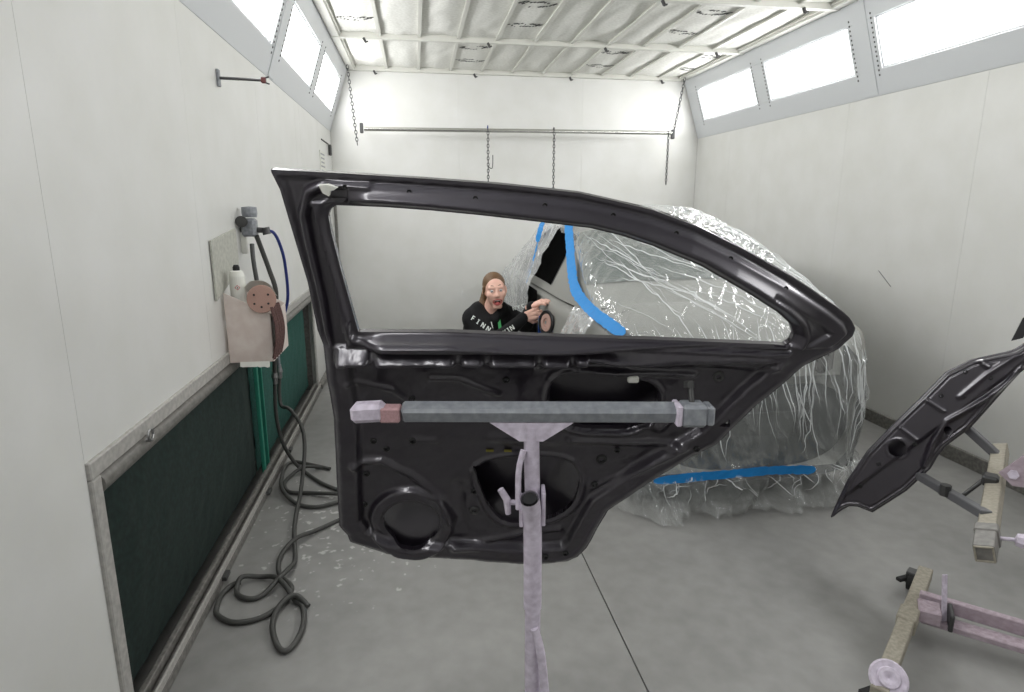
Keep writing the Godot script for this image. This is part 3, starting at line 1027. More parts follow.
# ------------------------------------------------------------------ the person
func hand(st: SurfaceTool, at: Vector3, f: Vector3, palm_n: Vector3, side: float, curl: float) -> void:
	# at: wrist, f: towards the fingers, palm_n: out of the palm
	var y := f.normalized()
	var z := (palm_n - y * palm_n.dot(y)).normalized()
	var x := y.cross(z) * side
	var pr := [bone(at - y * 0.03, at + y * 0.01, 0.026, 0.026), bone(at + y * 0.02 - x * 0.018, at + y * 0.075 - x * 0.026, 0.018, 0.014), bone(at + y * 0.02, at + y * 0.08, 0.018, 0.015), bone(at + y * 0.02 + x * 0.018, at + y * 0.072 + x * 0.028, 0.018, 0.014)]
	var lens := [0.066, 0.076, 0.070, 0.055]
	for i in 4:
		var a := at + y * (0.080 - 0.006 * absf(i - 1.2)) + x * (0.030 - 0.020 * i)
		var dir := y
		for s in 3:
			dir = (dir + z * (curl * (0.55 + 0.25 * s))).normalized()
			var b: Vector3 = a + dir * lens[i] * [0.45, 0.32, 0.23][s]
			pr.append(bone(a, b, 0.0092 - 0.0008 * s, 0.0086 - 0.0008 * s))
			a = b
	var t0 := at + y * 0.025 + x * 0.026
	var t1 := t0 + (y * 0.6 + x * 0.6 + z * 0.5).normalized() * 0.038
	var t2 := t1 + (y * 0.9 + x * 0.05 + z * 0.5).normalized() * 0.032
	pr.append(bone(t0, t1, 0.014, 0.011)); pr.append(bone(t1, t2, 0.011, 0.0085))
	nets(st, pr, 0.0042, 0.0022)

func person() -> void:
	var root := Vector3(0.46, 0, -4.42)
	var p := thing("person", "person in a black hoodie kneeling beside the car, laughing at the camera", "person", root)
	var L := func(x: float, y: float, z: float) -> Vector3: return Vector3(x, y, z) - root
	var head: Vector3 = L.call(0.535, 0.965, -4.33)
	var neck: Vector3 = L.call(0.505, 0.81, -4.40)
	var chest: Vector3 = L.call(0.475, 0.66, -4.42)
	var hips: Vector3 = L.call(0.45, 0.30, -4.50)
	var sr: Vector3 = L.call(0.385, 0.765, -4.37)     # image left shoulder
	var sl: Vector3 = L.call(0.625, 0.77, -4.47)
	var er: Vector3 = L.call(0.50, 0.62, -4.17)
	var el: Vector3 = L.call(0.76, 0.715, -4.40)
	var wr: Vector3 = L.call(0.715, 0.805, -4.15)
	var wl: Vector3 = L.call(0.785, 0.865, -4.24)
	var kr: Vector3 = L.call(0.36, 0.075, -4.12)
	var kl: Vector3 = L.call(0.60, 0.075, -4.16)
	var ar: Vector3 = L.call(0.36, 0.075, -4.55)
	var al: Vector3 = L.call(0.58, 0.075, -4.58)
	# skin: one continuous figure
	var st := new_st()
	var bb := [bone(neck, head + Vector3(-0.005, -0.06, -0.02), 0.05, 0.05), bone(neck + Vector3(0, -0.03, 0), chest, 0.06, 0.10), bone(chest, hips, 0.10, 0.10),
		bone(sr, er, 0.042, 0.034), bone(er, wr, 0.034, 0.024), bone(sl, el, 0.042, 0.034), bone(el, wl, 0.034, 0.024), bone(sr, sl, 0.045, 0.045),
		bone(hips + Vector3(-0.08, 0, 0), kr, 0.075, 0.05), bone(hips + Vector3(0.08, 0, 0), kl, 0.075, 0.05), bone(kr, ar, 0.05, 0.036), bone(kl, al, 0.05, 0.036)]
	nets(st, bb, 0.014, 0.012)
	# head, turned a little to the image right
	var fw := Vector3(0.03, 0.02, 1).normalized()
	var roll := Basis(fw, 0.10)
	var hx := roll * Vector3.UP.cross(fw).normalized()
	var hb := Basis(hx, fw.cross(hx), fw)
	var H := func(x: float, y: float, z: float) -> Vector3: return head + hb * Vector3(x, y, z)
	var hp := [lump(H.call(0, 0.035, -0.015), Vector3(0.074, 0.086, 0.09), hb), lump(H.call(0, -0.036, 0.018), Vector3(0.061, 0.068, 0.064), hb), bone(H.call(-0.014, -0.103, 0.050), H.call(0.014, -0.103, 0.050), 0.019, 0.019),
		bone(H.call(0, 0.012, 0.080), H.call(0, -0.022, 0.094), 0.007, 0.0105), bone(H.call(-0.009, -0.025, 0.086), H.call(0.009, -0.025, 0.086), 0.0075, 0.0075),
		lump(H.call(0.040, -0.018, 0.046), Vector3.ONE * 0.029), lump(H.call(-0.040, -0.018, 0.046), Vector3.ONE * 0.029), bone(H.call(-0.042, 0.032, 0.068), H.call(0.042, 0.032, 0.068), 0.013, 0.013),
		lump(H.call(0.076, 0.0, -0.012), Vector3(0.012, 0.03, 0.018), hb), lump(H.call(-0.076, 0.0, -0.012), Vector3(0.012, 0.03, 0.018), hb),
		bone(H.call(0, -0.06, -0.02), neck, 0.05, 0.052),
		lump(H.call(0.031, 0.010, 0.092), Vector3(0.015, 0.0085, 0.018), hb, true), lump(H.call(-0.031, 0.010, 0.092), Vector3(0.015, 0.0085, 0.018), hb, true),
		lump(H.call(0, -0.070, 0.086), Vector3(0.030, 0.018, 0.034), hb, true)]
	nets(st, hp, 0.0045, 0.006)
	hand(st, wr, Vector3(0.08, 0.025, 0.0), Vector3(0.25, -0.3, -1), -1.0, 0.50)
	hand(st, wl, Vector3(0.06, 0.04, 0.05), Vector3(0.5, -0.6, 0.1), 1.0, 0.5)
	var body := obj("body", st, M.skin, p)
	body.set_meta("label", "face, neck and hands")
	for s in [-1, 1]:
		ball("eyeball", H.call(s * 0.031, 0.010, 0.0695), Vector3.ONE * 0.0118, hb, M.eye, body)
		ball("iris", H.call(s * 0.031, 0.010, 0.0778), Vector3(0.0062, 0.0062, 0.0045), hb, M.iris, body)
		var bw := new_st()
		tube(bw, [H.call(s * 0.013, 0.043, 0.0775), H.call(s * 0.030, 0.049, 0.0745), H.call(s * 0.048, 0.038, 0.0655)], [0.0022, 0.0030, 0.0016], 6)
		obj("eyebrow", bw, M.hair, body)
	var mt := new_st()
	var lip := []
	for k in 17:
		var a := TAU * k / 16
		lip.append(H.call(0.031 * cos(a), -0.0715 + 0.019 * sin(a) + 0.007 * pow(cos(a), 2.0), 0.0805 - 0.012 * pow(absf(cos(a)), 2.0) + (0.002 if sin(a) > 0 else -0.003)))
	tube(mt, lip, 0.0036, 6, false)
	obj("lips", mt, M.lips, body)
	ball("mouth", H.call(0, -0.070, 0.052), Vector3(0.031, 0.021, 0.016), hb, M.mouth, body)
	ball("tongue", H.call(0, -0.080, 0.064), Vector3(0.017, 0.010, 0.014), hb, M.lips, body)
	var th := new_st()
	for k in 7:
		var a := (k - 3.0) * 0.0066
		bx(th, H.call(a, -0.0575 + absf(a) * 0.12, 0.078 - absf(a) * 0.40), Vector3(0.0064, 0.010, 0.005), hb, 0.001)
	obj("teeth", th, M.teeth, body)
	# hair pulled back, with a ponytail over the image-left shoulder
	st = new_st()
	nets(st, [lump(H.call(0, 0.046, -0.026), Vector3(0.080, 0.088, 0.092), hb), lump(H.call(0, 0.0, -0.05), Vector3(0.074, 0.085, 0.06), hb), bone(H.call(-0.04, -0.01, -0.10), H.call(-0.085, -0.10, -0.085), 0.038, 0.034), bone(H.call(-0.085, -0.10, -0.085), H.call(-0.135, -0.155, -0.03), 0.034, 0.024), bone(H.call(-0.135, -0.155, -0.03), H.call(-0.15, -0.22, 0.0), 0.026, 0.010),
		bone(H.call(-0.078, 0.03, 0.005), H.call(-0.080, -0.06, -0.01), 0.010, 0.006),
		lump(H.call(0, -0.015, 0.075), Vector3(0.064, 0.100, 0.075), hb, true)], 0.006, 0.006)
	obj("hair", st, M.hair, p)
	# hoodie
	st = new_st()
	var tors := [lump((chest + hips) * 0.5 + Vector3(0, 0.03, 0), Vector3(0.165, 0.25, 0.135)), lump(chest + Vector3(0, 0.0, 0.01), Vector3(0.165, 0.14, 0.13)), bone(sr, sl, 0.075, 0.072), bone(sr, er, 0.072, 0.062), bone(er, wr - (wr - er).normalized() * 0.01, 0.060, 0.040), bone(sl, el, 0.070, 0.060), bone(el, wl - (wl - el).normalized() * 0.005, 0.058, 0.040),
		bone(hips + Vector3(-0.06, 0.02, 0), hips + Vector3(0.06, 0.02, 0), 0.14, 0.14)]
	for k in 9:                       # the hood lying round the neck
		var a := PI * 0.05 + PI * 1.0 * k / 9.0 - PI * 0.05
		var b := a + PI / 9.0
		tors.append(bone(neck + Vector3(cos(a) * 0.088, 0.018, -sin(a) * 0.075 + 0.015), neck + Vector3(cos(b) * 0.088, 0.018, -sin(b) * 0.075 + 0.015), 0.040, 0.040))
	tors.append(bone(neck + Vector3(-0.088, 0.018, 0.015), neck + Vector3(-0.03, -0.05, 0.085), 0.036, 0.028))
	tors.append(bone(neck + Vector3(0.088, 0.018, 0.015), neck + Vector3(0.03, -0.05, 0.085), 0.036, 0.028))
	nets(st, tors, 0.012, 0.012)
	var hd := obj("hoodie", st, M.hoodie, p)
	for s in [[-0.035, 0.105, M.print], [0.0, 0.12, M.print]]:
		var cs := new_st()
		tube(cs, spline([neck + Vector3(s[0] - 0.01, -0.035, 0.085), neck + Vector3(s[0], -0.07, 0.125), neck + Vector3(s[0] + 0.01, -0.07 - s[1] * 0.5, 0.152)], 4), 0.0035, 6)
		obj("drawstring", cs, s[2], hd)
	var ly := new_st()
	bar(ly, neck + Vector3(0.055, -0.04, 0.085), neck + Vector3(0.06, -0.13, 0.150), 0.022, 0.003, Vector3.BACK)
	obj("lanyard", ly, M.green, hd)
	lettering(hd, "FINN", L.call(0.355, 0.80, -4.262), Vector3(0.13, -0.085, 0.10), Vector3(-0.15, 0.0, 1), 0.034)
	lettering(hd, "LUKIN", L.call(0.515, 0.675, -4.105), Vector3(0.12, 0.075, 0.0), Vector3(-0.15, 0.15, 1), 0.032)
	lettering(hd, "NYC", L.call(0.66, 0.83, -4.355), Vector3(0.09, 0.03, 0.03), Vector3(-0.1, 0.2, 1), 0.026)
	# trousers and shoes
	st = new_st()
	nets(st, [bone(hips + Vector3(-0.08, -0.02, 0), kr, 0.105, 0.068), bone(hips + Vector3(0.08, -0.02, 0), kl, 0.105, 0.068), bone(kr, ar, 0.066, 0.05), bone(kl, al, 0.066, 0.05), bone(hips + Vector3(-0.06, -0.02, -0.03), hips + Vector3(0.06, -0.02, -0.03), 0.12, 0.12)], 0.014, 0.012)
	obj("trousers", st, M.jeans, p)
	for a in [ar, al]:
		st = new_st()
		nets(st, [bone(a + Vector3(0, 0.0, -0.01), a + Vector3(0, -0.02, -0.16), 0.05, 0.036), bone(a + Vector3(0, 0, 0.02), a + Vector3(0, 0, -0.04), 0.046, 0.05)], 0.01, 0.008)
		obj("shoe", st, M.shoe, p)
	# what the hands hold
	var rg := new_st()
	var c := Vector3(0.825, 0.80, -4.12)
	grid(rg, func(u: float, v: float) -> Vector3:
		var w := lerpf(0.018, 0.032, v)
		return c + Vector3(w * (u - 0.5) * 1.6, -0.15 * v + 0.02, 0.012 * sin(u * 9.0 + v * 2.0) + 0.006 * noise.get_noise_2d(u * 5.0, v * 5.0)), 14, 14)
	var r := obj("rag", rg, mat(Color(0.12, 0.30, 0.60), 0.8), null)
	tag(r, "small blue rag hanging from the person's hand", "rag")

func lettering(parent: Node, text: String, from: Vector3, run: Vector3, out: Vector3, size: float) -> void:
	var f := SystemFont.new()
	f.font_names = PackedStringArray(["Droid Sans"])
	f.font_weight = 700
	for i in text.length():
		var tm := TextMesh.new()
		tm.text = text[i]
		tm.font = f
		tm.font_size = 32
		tm.pixel_size = size / 23.0
		tm.depth = 0.003
		var o := MeshInstance3D.new()
		o.name = "letter"
		o.mesh = tm
		o.material_override = M.print
		var x := run.normalized()
		var z := (out - x * out.dot(x)).normalized()
		o.transform = Transform3D(Basis(x, z.cross(x), z), from + run * (i + 0.5) / text.length())
		parent.add_child(o, true)

# ------------------------------------------------------------------ the rear door on its stand
func door_on_stand() -> void:
	var O := Vector3(0.227, 1.267, -1.249)
	var Rh := Vector3(0.98876, 0, 0.14954)
	var V := Vector3(-0.03996, 0.96363, 0.26422)
	var N := Rh.cross(V)
	var B := Basis(Rh, V, N).orthonormalized()
	var d := thing("car_door_shell", "bare charcoal rear car door shell seen from inside, hung on the stand", "car door", O, B)
	var outer := PackedVector2Array([Vector2(-0.4794, 0.3577), Vector2(-0.4232, 0.3548), Vector2(-0.3547, 0.3514), Vector2(-0.2135, 0.3427), Vector2(-0.0649, 0.3322), Vector2(0.0132, 0.3241), Vector2(0.0872, 0.316), Vector2(0.1379, 0.305), Vector2(0.2272, 0.2845), Vector2(0.319, 0.252), Vector2(0.4162, 0.2054), Vector2(0.5176, 0.1511), Vector2(0.6132, 0.0909), Vector2(0.6556, 0.0597), Vector2(0.6728, 0.0369), Vector2(0.6722, 0.0196), Vector2(0.6507, -0.0099), Vector2(0.5831, -0.0537), Vector2(0.5147, -0.14), Vector2(0.4759, -0.1933), Vector2(0.4307, -0.2598), Vector2(0.3853, -0.2943), Vector2(0.309, -0.3536), Vector2(0.2628, -0.3983), Vector2(0.1986, -0.4611), Vector2(0.18, -0.5089), Vector2(0.1535, -0.5871), Vector2(0.1324, -0.6187), Vector2(0.1076, -0.6349), Vector2(-0.0167, -0.6443), Vector2(-0.1832, -0.627), Vector2(-0.3569, -0.6099), Vector2(-0.4099, -0.5821), Vector2(-0.4439, -0.565), Vector2(-0.4478, -0.5412), Vector2(-0.4638, -0.5111), Vector2(-0.4544, -0.4005), Vector2(-0.4349, -0.1907), Vector2(-0.4361, -0.079), Vector2(-0.4323, -0.006), Vector2(-0.4397, 0.0291), Vector2(-0.444, 0.1357), Vector2(-0.4578, 0.2441), Vector2(-0.4673, 0.3209)])
	var win := PackedVector2Array([Vector2(-0.386, 0.2695), Vector2(-0.3804, 0.2829), Vector2(-0.3682, 0.2905), Vector2(-0.2753, 0.287), Vector2(-0.1879, 0.2806), Vector2(-0.1001, 0.2722), Vector2(0.0166, 0.259), Vector2(0.1118, 0.2476), Vector2(0.1728, 0.233), Vector2(0.2351, 0.2122), Vector2(0.3304, 0.1736), Vector2(0.4322, 0.1166), Vector2(0.5041, 0.0728), Vector2(0.5386, 0.0444), Vector2(0.5505, 0.0273), Vector2(0.5478, 0.011), Vector2(0.5374, 0.0016), Vector2(0.4849, 0.0038), Vector2(0.2569, 0.0137), Vector2(0.0618, 0.0199), Vector2(-0.1706, 0.0299), Vector2(-0.3572, 0.0293), Vector2(-0.368, 0.1013), Vector2(-0.3776, 0.1746), Vector2(-0.3848, 0.2364)])
	for i in win.size():          # the sill is seen from above: its near rim is what shows
		if win[i].y < 0.035: win[i].y -= 0.006
	var wide := Geometry2D.offset_polygon(win, 0.014)[0]
	for i in wide.size():
		if wide[i].y < 0.03: wide[i].y -= 0.012
	var big := round_poly(PackedVector2Array([Vector2(-0.1264, -0.3641), Vector2(-0.1115, -0.3311), Vector2(-0.0647, -0.3133), Vector2(0.0281, -0.3071), Vector2(0.0981, -0.3186), Vector2(0.1209, -0.3542), Vector2(0.1279, -0.3969), Vector2(0.1165, -0.4537), Vector2(0.0865, -0.4927), Vector2(0.0329, -0.5127), Vector2(-0.0363, -0.5196), Vector2(-0.0709, -0.5031), Vector2(-0.0972, -0.4576)]), 1)
	var oval := round_poly(PackedVector2Array([Vector2(0.0478, -0.1258), Vector2(0.0578, -0.1002), Vector2(0.0788, -0.0875), Vector2(0.1237, -0.0836), Vector2(0.1951, -0.0897), Vector2(0.2502, -0.1022), Vector2(0.285, -0.1225), Vector2(0.2945, -0.167), Vector2(0.2761, -0.202), Vector2(0.2433, -0.2324), Vector2(0.1849, -0.2381), Vector2(0.1075, -0.2301), Vector2(0.0616, -0.2082), Vector2(0.0469, -0.1678)]), 1)
	var spk_c := Vector2(-0.2845, -0.507)
	var spk := ellipse(spk_c, 0.070, 0.069)
	var notch := PackedVector2Array([Vector2(0.425, -0.205), Vector2(0.447, -0.185), Vector2(0.452, -0.207)])
	var slot := PackedVector2Array([Vector2(-0.13, -0.335), Vector2(-0.115, -0.332), Vector2(-0.082, -0.455), Vector2(-0.098, -0.458)])
	var lines := [
		[PackedVector2Array([Vector2(0.0224, -0.0652), Vector2(0.0855, -0.0454), Vector2(0.1122, -0.0699), Vector2(0.2371, -0.0795), Vector2(0.36, -0.085)]), 0.010, 0.010],
		[PackedVector2Array([Vector2(0.10, -0.024), Vector2(0.150, -0.026), Vector2(0.2062, -0.045), Vector2(0.4842, -0.0589), Vector2(0.53, -0.052)]), 0.013, 0.014],
		[PackedVector2Array([Vector2(0.10, -0.262), Vector2(0.34, -0.268)]), 0.012, 0.010],
		[PackedVector2Array([Vector2(-0.08, -0.255), Vector2(0.06, -0.262)]), 0.02, 0.008],
		[PackedVector2Array([Vector2(-0.405, -0.325), Vector2(-0.3439, -0.3201), Vector2(-0.2772, -0.3616), Vector2(-0.21, -0.4293), Vector2(-0.185, -0.50)]), 0.013, 0.012],
		[PackedVector2Array([Vector2(-0.2142, -0.096), Vector2(-0.15, -0.10), Vector2(-0.0635, -0.1366)]), 0.008, 0.006],
		[PackedVector2Array([Vector2(-0.18, -0.585), Vector2(-0.10, -0.575), Vector2(0.0, -0.545), Vector2(0.0831, -0.535)]), 0.013, 0.009],
		[PackedVector2Array([Vector2(-0.39, -0.10), Vector2(-0.30, -0.125), Vector2(-0.26, -0.16)]), 0.009, 0.006],
		[PackedVector2Array([Vector2(0.16, -0.40), Vector2(0.26, -0.335), Vector2(0.36, -0.27)]), 0.010, 0.006],
		[PackedVector2Array([Vector2(-0.165, -0.40), Vector2(-0.160, -0.52)]), 0.022, -0.008],
		[PackedVector2Array([Vector2(0.24, -0.20), Vector2(0.30, -0.225), Vector2(0.32, -0.20)]), 0.016, 0.012],
		[PackedVector2Array([Vector2(-0.26, -0.262), Vector2(-0.215, -0.262)]), 0.012, 0.006],
	]
	var frame_line := PackedVector2Array([Vector2(-0.418, -0.02), Vector2(-0.420, 0.10), Vector2(-0.428, 0.22), Vector2(-0.430, 0.275), Vector2(-0.415, 0.318), Vector2(-0.38, 0.333), Vector2(-0.30, 0.331)])
	var hf := func(p: Vector2, so: float, hd: Array) -> float:
		var sw: float = hd[0]
		var h := 0.0
		if p.y > -0.004:
			# roof and pillar frame: lip, groove, flat face, slope into the window
			h = -0.007 * (1.0 - smoothstep(0.003, 0.007, so)) - 0.009 * exp(-pow((so - 0.012) / 0.005, 2.0))
			h += 0.004 * smoothstep(0.012, 0.024, so)
			if p.x > -0.36: h += 0.8 * 0.005 * log(1.0 + exp(clampf((so - 0.022) / 0.005, -8.0, 8.0))) * smoothstep(-0.36, -0.30, p.x) * smoothstep(0.0, 0.02, sw) * smoothstep(0.62, 0.50, p.x)
			h -= 0.016 * (1.0 - smoothstep(0.002, 0.018, sw))
			if p.x < -0.25:
				var fl := sd_line(frame_line, p)
				h += 0.006 * exp(-pow(fl / 0.005, 2.0))
				if p.x < -0.34 and so < 0.052: h -= 0.014 * smoothstep(0.004, 0.012, fl) * smoothstep(0.012, 0.02, so)
			if p.x > 0.48 and p.y < 0.12: h -= 0.010 * smoothstep(0.042, 0.05, so) * smoothstep(0.02, 0.03, sw)
		else:
			h = -0.006 * (1.0 - smoothstep(0.003, 0.008, so)) + 0.002 * exp(-pow((so - 0.016) / 0.004, 2.0))
			h -= 0.024 * smoothstep(0.044, 0.060, so) * smoothstep(-0.030, -0.060, p.y)
			# belt flange: a shelf facing upwards, broken by pressed dimples
			var shelf := clampf((-0.006 - p.y) / 0.030, 0.0, 1.0) * smoothstep(-0.052, -0.040, p.y) * smoothstep(0.56, 0.50, p.x) * smoothstep(0.02, 0.035, so)
			var dim := 0.0
			for c in [-0.33, -0.15, -0.09, 0.02, 0.09]:
				dim += exp(-pow((p.x - c) / 0.008, 2.0))
			h += shelf * (0.034 - 0.016 * dim) * (1.0 if p.x < 0.12 else 0.45)
			for l in lines:
				var q := sd_line(l[0], p)
				if q < l[1] * 2.5: h += l[2] * exp(-pow(q / (l[1] * 0.7), 2.0))
			var r := p.distance_to(spk_c)
			h += 0.018 * (1.0 - smoothstep(0.096, 0.110, r)) - 0.006 * (1.0 - smoothstep(0.070, 0.078, r))
			h += 0.008 * exp(-pow((hd[1] - 0.008) / 0.006, 2.0))
			h += 0.008 * exp(-pow((hd[2] - 0.008) / 0.006, 2.0)) - 0.010 * (1.0 - smoothstep(0.0, 0.008, hd[2]))
			h += 0.004 * noise.get_noise_2d(p.x * 9.0, p.y * 9.0)
		# window channel along the belt
		if sw < 0.03 and p.y < 0.05 and p.x > -0.38 and p.x < 0.55:
			h -= 0.008 * exp(-pow((sw - 0.010) / 0.003, 2.0)) - 0.005 * exp(-pow((sw - 0.017) / 0.003, 2.0))
		return h
	var inner := stamped(outer, [win, big, oval, spk, notch, slot], hf, 0.0036, 0.014)
	obj("inner_panel", inner, M.charcoal, d)
	var small := Geometry2D.offset_polygon(outer, -0.005)[0]
	var skin_f := func(p: Vector2, so: float, hd: Array) -> float:
		var low := smoothstep(0.05, -0.08, p.y)
		return -0.020 - 0.010 * smoothstep(0.0, 0.03, hd[0]) - 0.085 * low * smoothstep(0.0, 0.14, so)
	obj("outer_skin", stamped(small, [wide], skin_f, 0.014, 0.004), M.charcoal, d)
	# rubber edge along the roof line
	var sl := new_st()
	var ln := []
	for i in 15:
		var q := outer[i]
		ln.append(Vector3(q.x, q.y - 0.005, -0.018))
	tube(sl, spline(ln, 3), 0.005, 6)
	obj("edge_seal", sl, M.rubber, d)
	# grommets, clips and bolts
	var spots := [Vector2(0.4145, -0.089), Vector2(0.2095, -0.2905), Vector2(0.1747, -0.3169), Vector2(0.3863, -0.2685), Vector2(-0.1277, -0.4165), Vector2(-0.1293, -0.4771), Vector2(0.1633, -0.3906), Vector2(-0.3833, -0.362), Vector2(-0.3568, -0.2652), Vector2(-0.3292, -0.288), Vector2(-0.2652, -0.2621), Vector2(0.10, -0.60), Vector2(0.05, -0.61), Vector2(-0.26, -0.15), Vector2(-0.05, -0.10), Vector2(-0.40, -0.46)]
	for i in spots.size():
		var q: Vector2 = spots[i]
		var h: float = hf.call(q, maxf(0.0, -sd_poly(outer, q)), [sd_poly(win, q), sd_poly(big, q), sd_poly(oval, q), 1.0, 1.0, 1.0])
		var st := new_st()
		var r := 0.013 if i in [0, 2, 5] else 0.008
		lathe(st, [Vector2(r, -0.002), Vector2(r, 0.002), Vector2(r * 0.8, 0.004), Vector2(r * 0.45, 0.003), Vector2(r * 0.4, -0.001), Vector2(0, -0.001)], xf_axis(Vector3(q.x, q.y, h), Vector3.BACK), 14)
		obj("grommet", st, M.dark_steel if i in [0, 5] else M.black, d)
	for q in [Vector2(-0.3428, 0.3296), Vector2(-0.2261, 0.3207), Vector2(-0.1048, 0.31), Vector2(0.0232, 0.2972), Vector2(0.151, 0.2786), Vector2(0.2734, 0.2441), Vector2(0.3843, 0.1943), Vector2(0.5039, 0.1319)]:
		var h: float = hf.call(q, -sd_poly(outer, q), [sd_poly(win, q), 1.0, 1.0, 1.0, 1.0, 1.0])
		var st := new_st()
		lathe(st, [Vector2(0.0045, -0.002), Vector2(0.0045, 0.0008), Vector2(0.0035, 0.001), Vector2(0, -0.001)], xf_axis(Vector3(q.x, q.y, h), Vector3.BACK), 10)
		obj("clip_hole", st, M.rubber, d)
	var pg := new_st()
	bx(pg, Vector3(0.226, -0.090, -0.012), Vector3(0.024, 0.015, 0.014), Basis(), 0.005)
	var po := obj("plug", pg, M.white_plastic, d)
	po.set_meta("label", "small white plastic plug")
	var stx := new_st()
	prism(stx, PackedVector2Array([Vector2(-0.388, 0.334), Vector2(-0.372, 0.335), Vector2(-0.354, 0.330), Vector2(-0.362, 0.325), Vector2(-0.368, 0.324), Vector2(-0.372, 0.314), Vector2(-0.383, 0.320)]), 0.004, 0.0145, Transform3D())
	var sk := obj("sticker_residue", stx, M.white_plastic, d)
	sk.set_meta("label", "torn scrap of pale sticker")
	for x in [-0.088, -0.046]:
		var tg := new_st()
		bx(tg, Vector3(x, -0.290, -0.019), Vector3(0.018, 0.006, 0.002), Basis(), 0.0005)
		obj("yellow_tag", tg, mat(Color(0.45, 0.42, 0.12), 0.6), d)
	# stand ------------------------------------------------------------
	var S := Vector3(0.222, 0, -1.195)
	var BS := Basis(Vector3.UP, -0.1501)
	var s := thing("panel_stand", "dust-grey panel stand with a T-bar carrying the car door", "stand", S, BS)
	# local: x along the bar, y up, z towards the camera
	var hb := 1.138
	var st := new_st()
	bx(st, Vector3(0.018, hb + 0.001, 0), Vector3(0.565, 0.034, 0.038), Basis(Vector3.RIGHT, 0.35), 0.006)
	obj("cross_bar", st, M.dusty_grey, s)
	st = new_st()
	bx(st, Vector3(-0.332, hb + 0.002, 0.004), Vector3(0.068, 0.038, 0.044), Basis(Vector3(0, 0, 1), 0.06), 0.012)
	obj("end_clamp", st, M.dusty, s)
	st = new_st()
	bx(st, Vector3(-0.286, hb - 0.001, 0.006), Vector3(0.040, 0.031, 0.036), Basis(), 0.003)
	obj("red_tape_wrap", st, grain(mat(Color(0.74, 0.59, 0.60), 0.8), Color(0.82, 0.82, 0.82), Color(1, 1, 1), 0.03, 9.0, 30), s)
	st = new_st()
	bx(st, Vector3(0.328, hb - 0.001, 0.002), Vector3(0.052, 0.046, 0.050), Basis(), 0.006)
	bx(st, Vector3(0.361, hb - 0.001, 0.002), Vector3(0.016, 0.040, 0.044), Basis(), 0.004)
	obj("end_clamp", st, M.dusty_grey, s)
	st = new_st()
	bx(st, Vector3(0.297, hb, 0.002), Vector3(0.012, 0.044, 0.05), Basis(), 0.003)
	obj("collar", st, M.dusty, s)
	st = new_st()
	tube(st, [Vector3(0.328, hb + 0.02, -0.005), Vector3(0.326, hb + 0.055, -0.02)], 0.006, 8)
	lathe(st, [Vector2(0.0, -0.008), Vector2(0.011, -0.008), Vector2(0.011, 0.006), Vector2(0, 0.008)], xf_axis(Vector3(0.324, hb + 0.055, -0.02), Vector3(0, 1, -0.3)), 6)
	obj("clamp_bolt", st, M.dark_steel, s)
	# brackets from the bar to the door
	for x in [-0.332, 0.328]:
		st = new_st()
		bar(st, Vector3(x, hb - 0.005, -0.02), Vector3(x, hb - 0.012, -0.062), 0.03, 0.018)
		obj("hook_arm", st, M.dark_steel, s)
	# gusset and upper tube
	st = new_st()
	prism(st, PackedVector2Array([Vector2(-0.085, hb - 0.018), Vector2(0.085, hb - 0.018), Vector2(0.024, hb - 0.058), Vector2(-0.024, hb - 0.058)]), -0.012, 0.014, Transform3D())
	obj("gusset", st, M.dusty, s)
	st = new_st()
	tube(st, [Vector3(0.0, hb - 0.03, 0.0), Vector3(0.002, hb - 0.12, 0.0), Vector3(0.006, hb - 0.24, 0.0)], 0.0165, 14)
	obj("upper_tube", st, M.dusty, s)
	# lower tube with its open socket
	st = new_st()
	tube(st, spline([Vector3(-0.004, hb - 0.165, 0.052), Vector3(0.0, hb - 0.19, 0.040), Vector3(0.004, hb - 0.25, 0.024), Vector3(0.006, 0.70, 0.018)], 5), 0.0195, 16, false)
	var sock := obj("socket_tube", st, M.dusty, s)
	st = new_st()
	tube(st, [Vector3(-0.0035, hb - 0.1645, 0.0520), Vector3(0.0, hb - 0.19, 0.040)], 0.0150, 14, true)
	obj("bore", st, M.black, sock)
	st = new_st()
	tube(st, [Vector3(0.006, 0.74, 0.018), Vector3(0.010, 0.0, 0.01)], 0.017, 14)
	obj("column", st, M.dusty, s)
	st = new_st()
	tube(st, spline([Vector3(0.010, 0.66, 0.034), Vector3(0.024, 0.60, 0.036), Vector3(0.034, 0.50, 0.035), Vector3(0.036, 0.40, 0.035)], 4), [0.009, 0.009, 0.0095, 0.0095, 0.010, 0.010, 0.010, 0.010, 0.0105, 0.0105, 0.011, 0.011, 0.011], 10)
	obj("release_handle", st, M.dusty, s)
	# clamp ears, wing nut and lever
	st = new_st()
	bx(st, Vector3(0.026, hb - 0.20, 0.012), Vector3(0.008, 0.075, 0.045), Basis(), 0.003)
	bx(st, Vector3(-0.020, hb - 0.21, 0.014), Vector3(0.008, 0.06, 0.04), Basis(), 0.003)
	obj("clamp_ear", st, M.dusty, s)
	st = new_st()
	tube(st, spline([Vector3(-0.016, hb - 0.075, 0.018), Vector3(-0.026, hb - 0.12, 0.025), Vector3(-0.026, hb - 0.20, 0.030)], 4), 0.0062, 8)
	obj("clamp_lever", st, M.dusty, s)
	st = new_st()
	tube(st, [Vector3(-0.020, hb - 0.19, 0.02), Vector3(-0.050, hb - 0.185, 0.03)], 0.006, 8)
	tube(st, [Vector3(-0.063, hb - 0.155, 0.032), Vector3(-0.050, hb - 0.178, 0.031), Vector3(-0.047, hb - 0.21, 0.031)], [0.007, 0.008, 0.006], 8)
	obj("wing_nut", st, M.dusty, s)
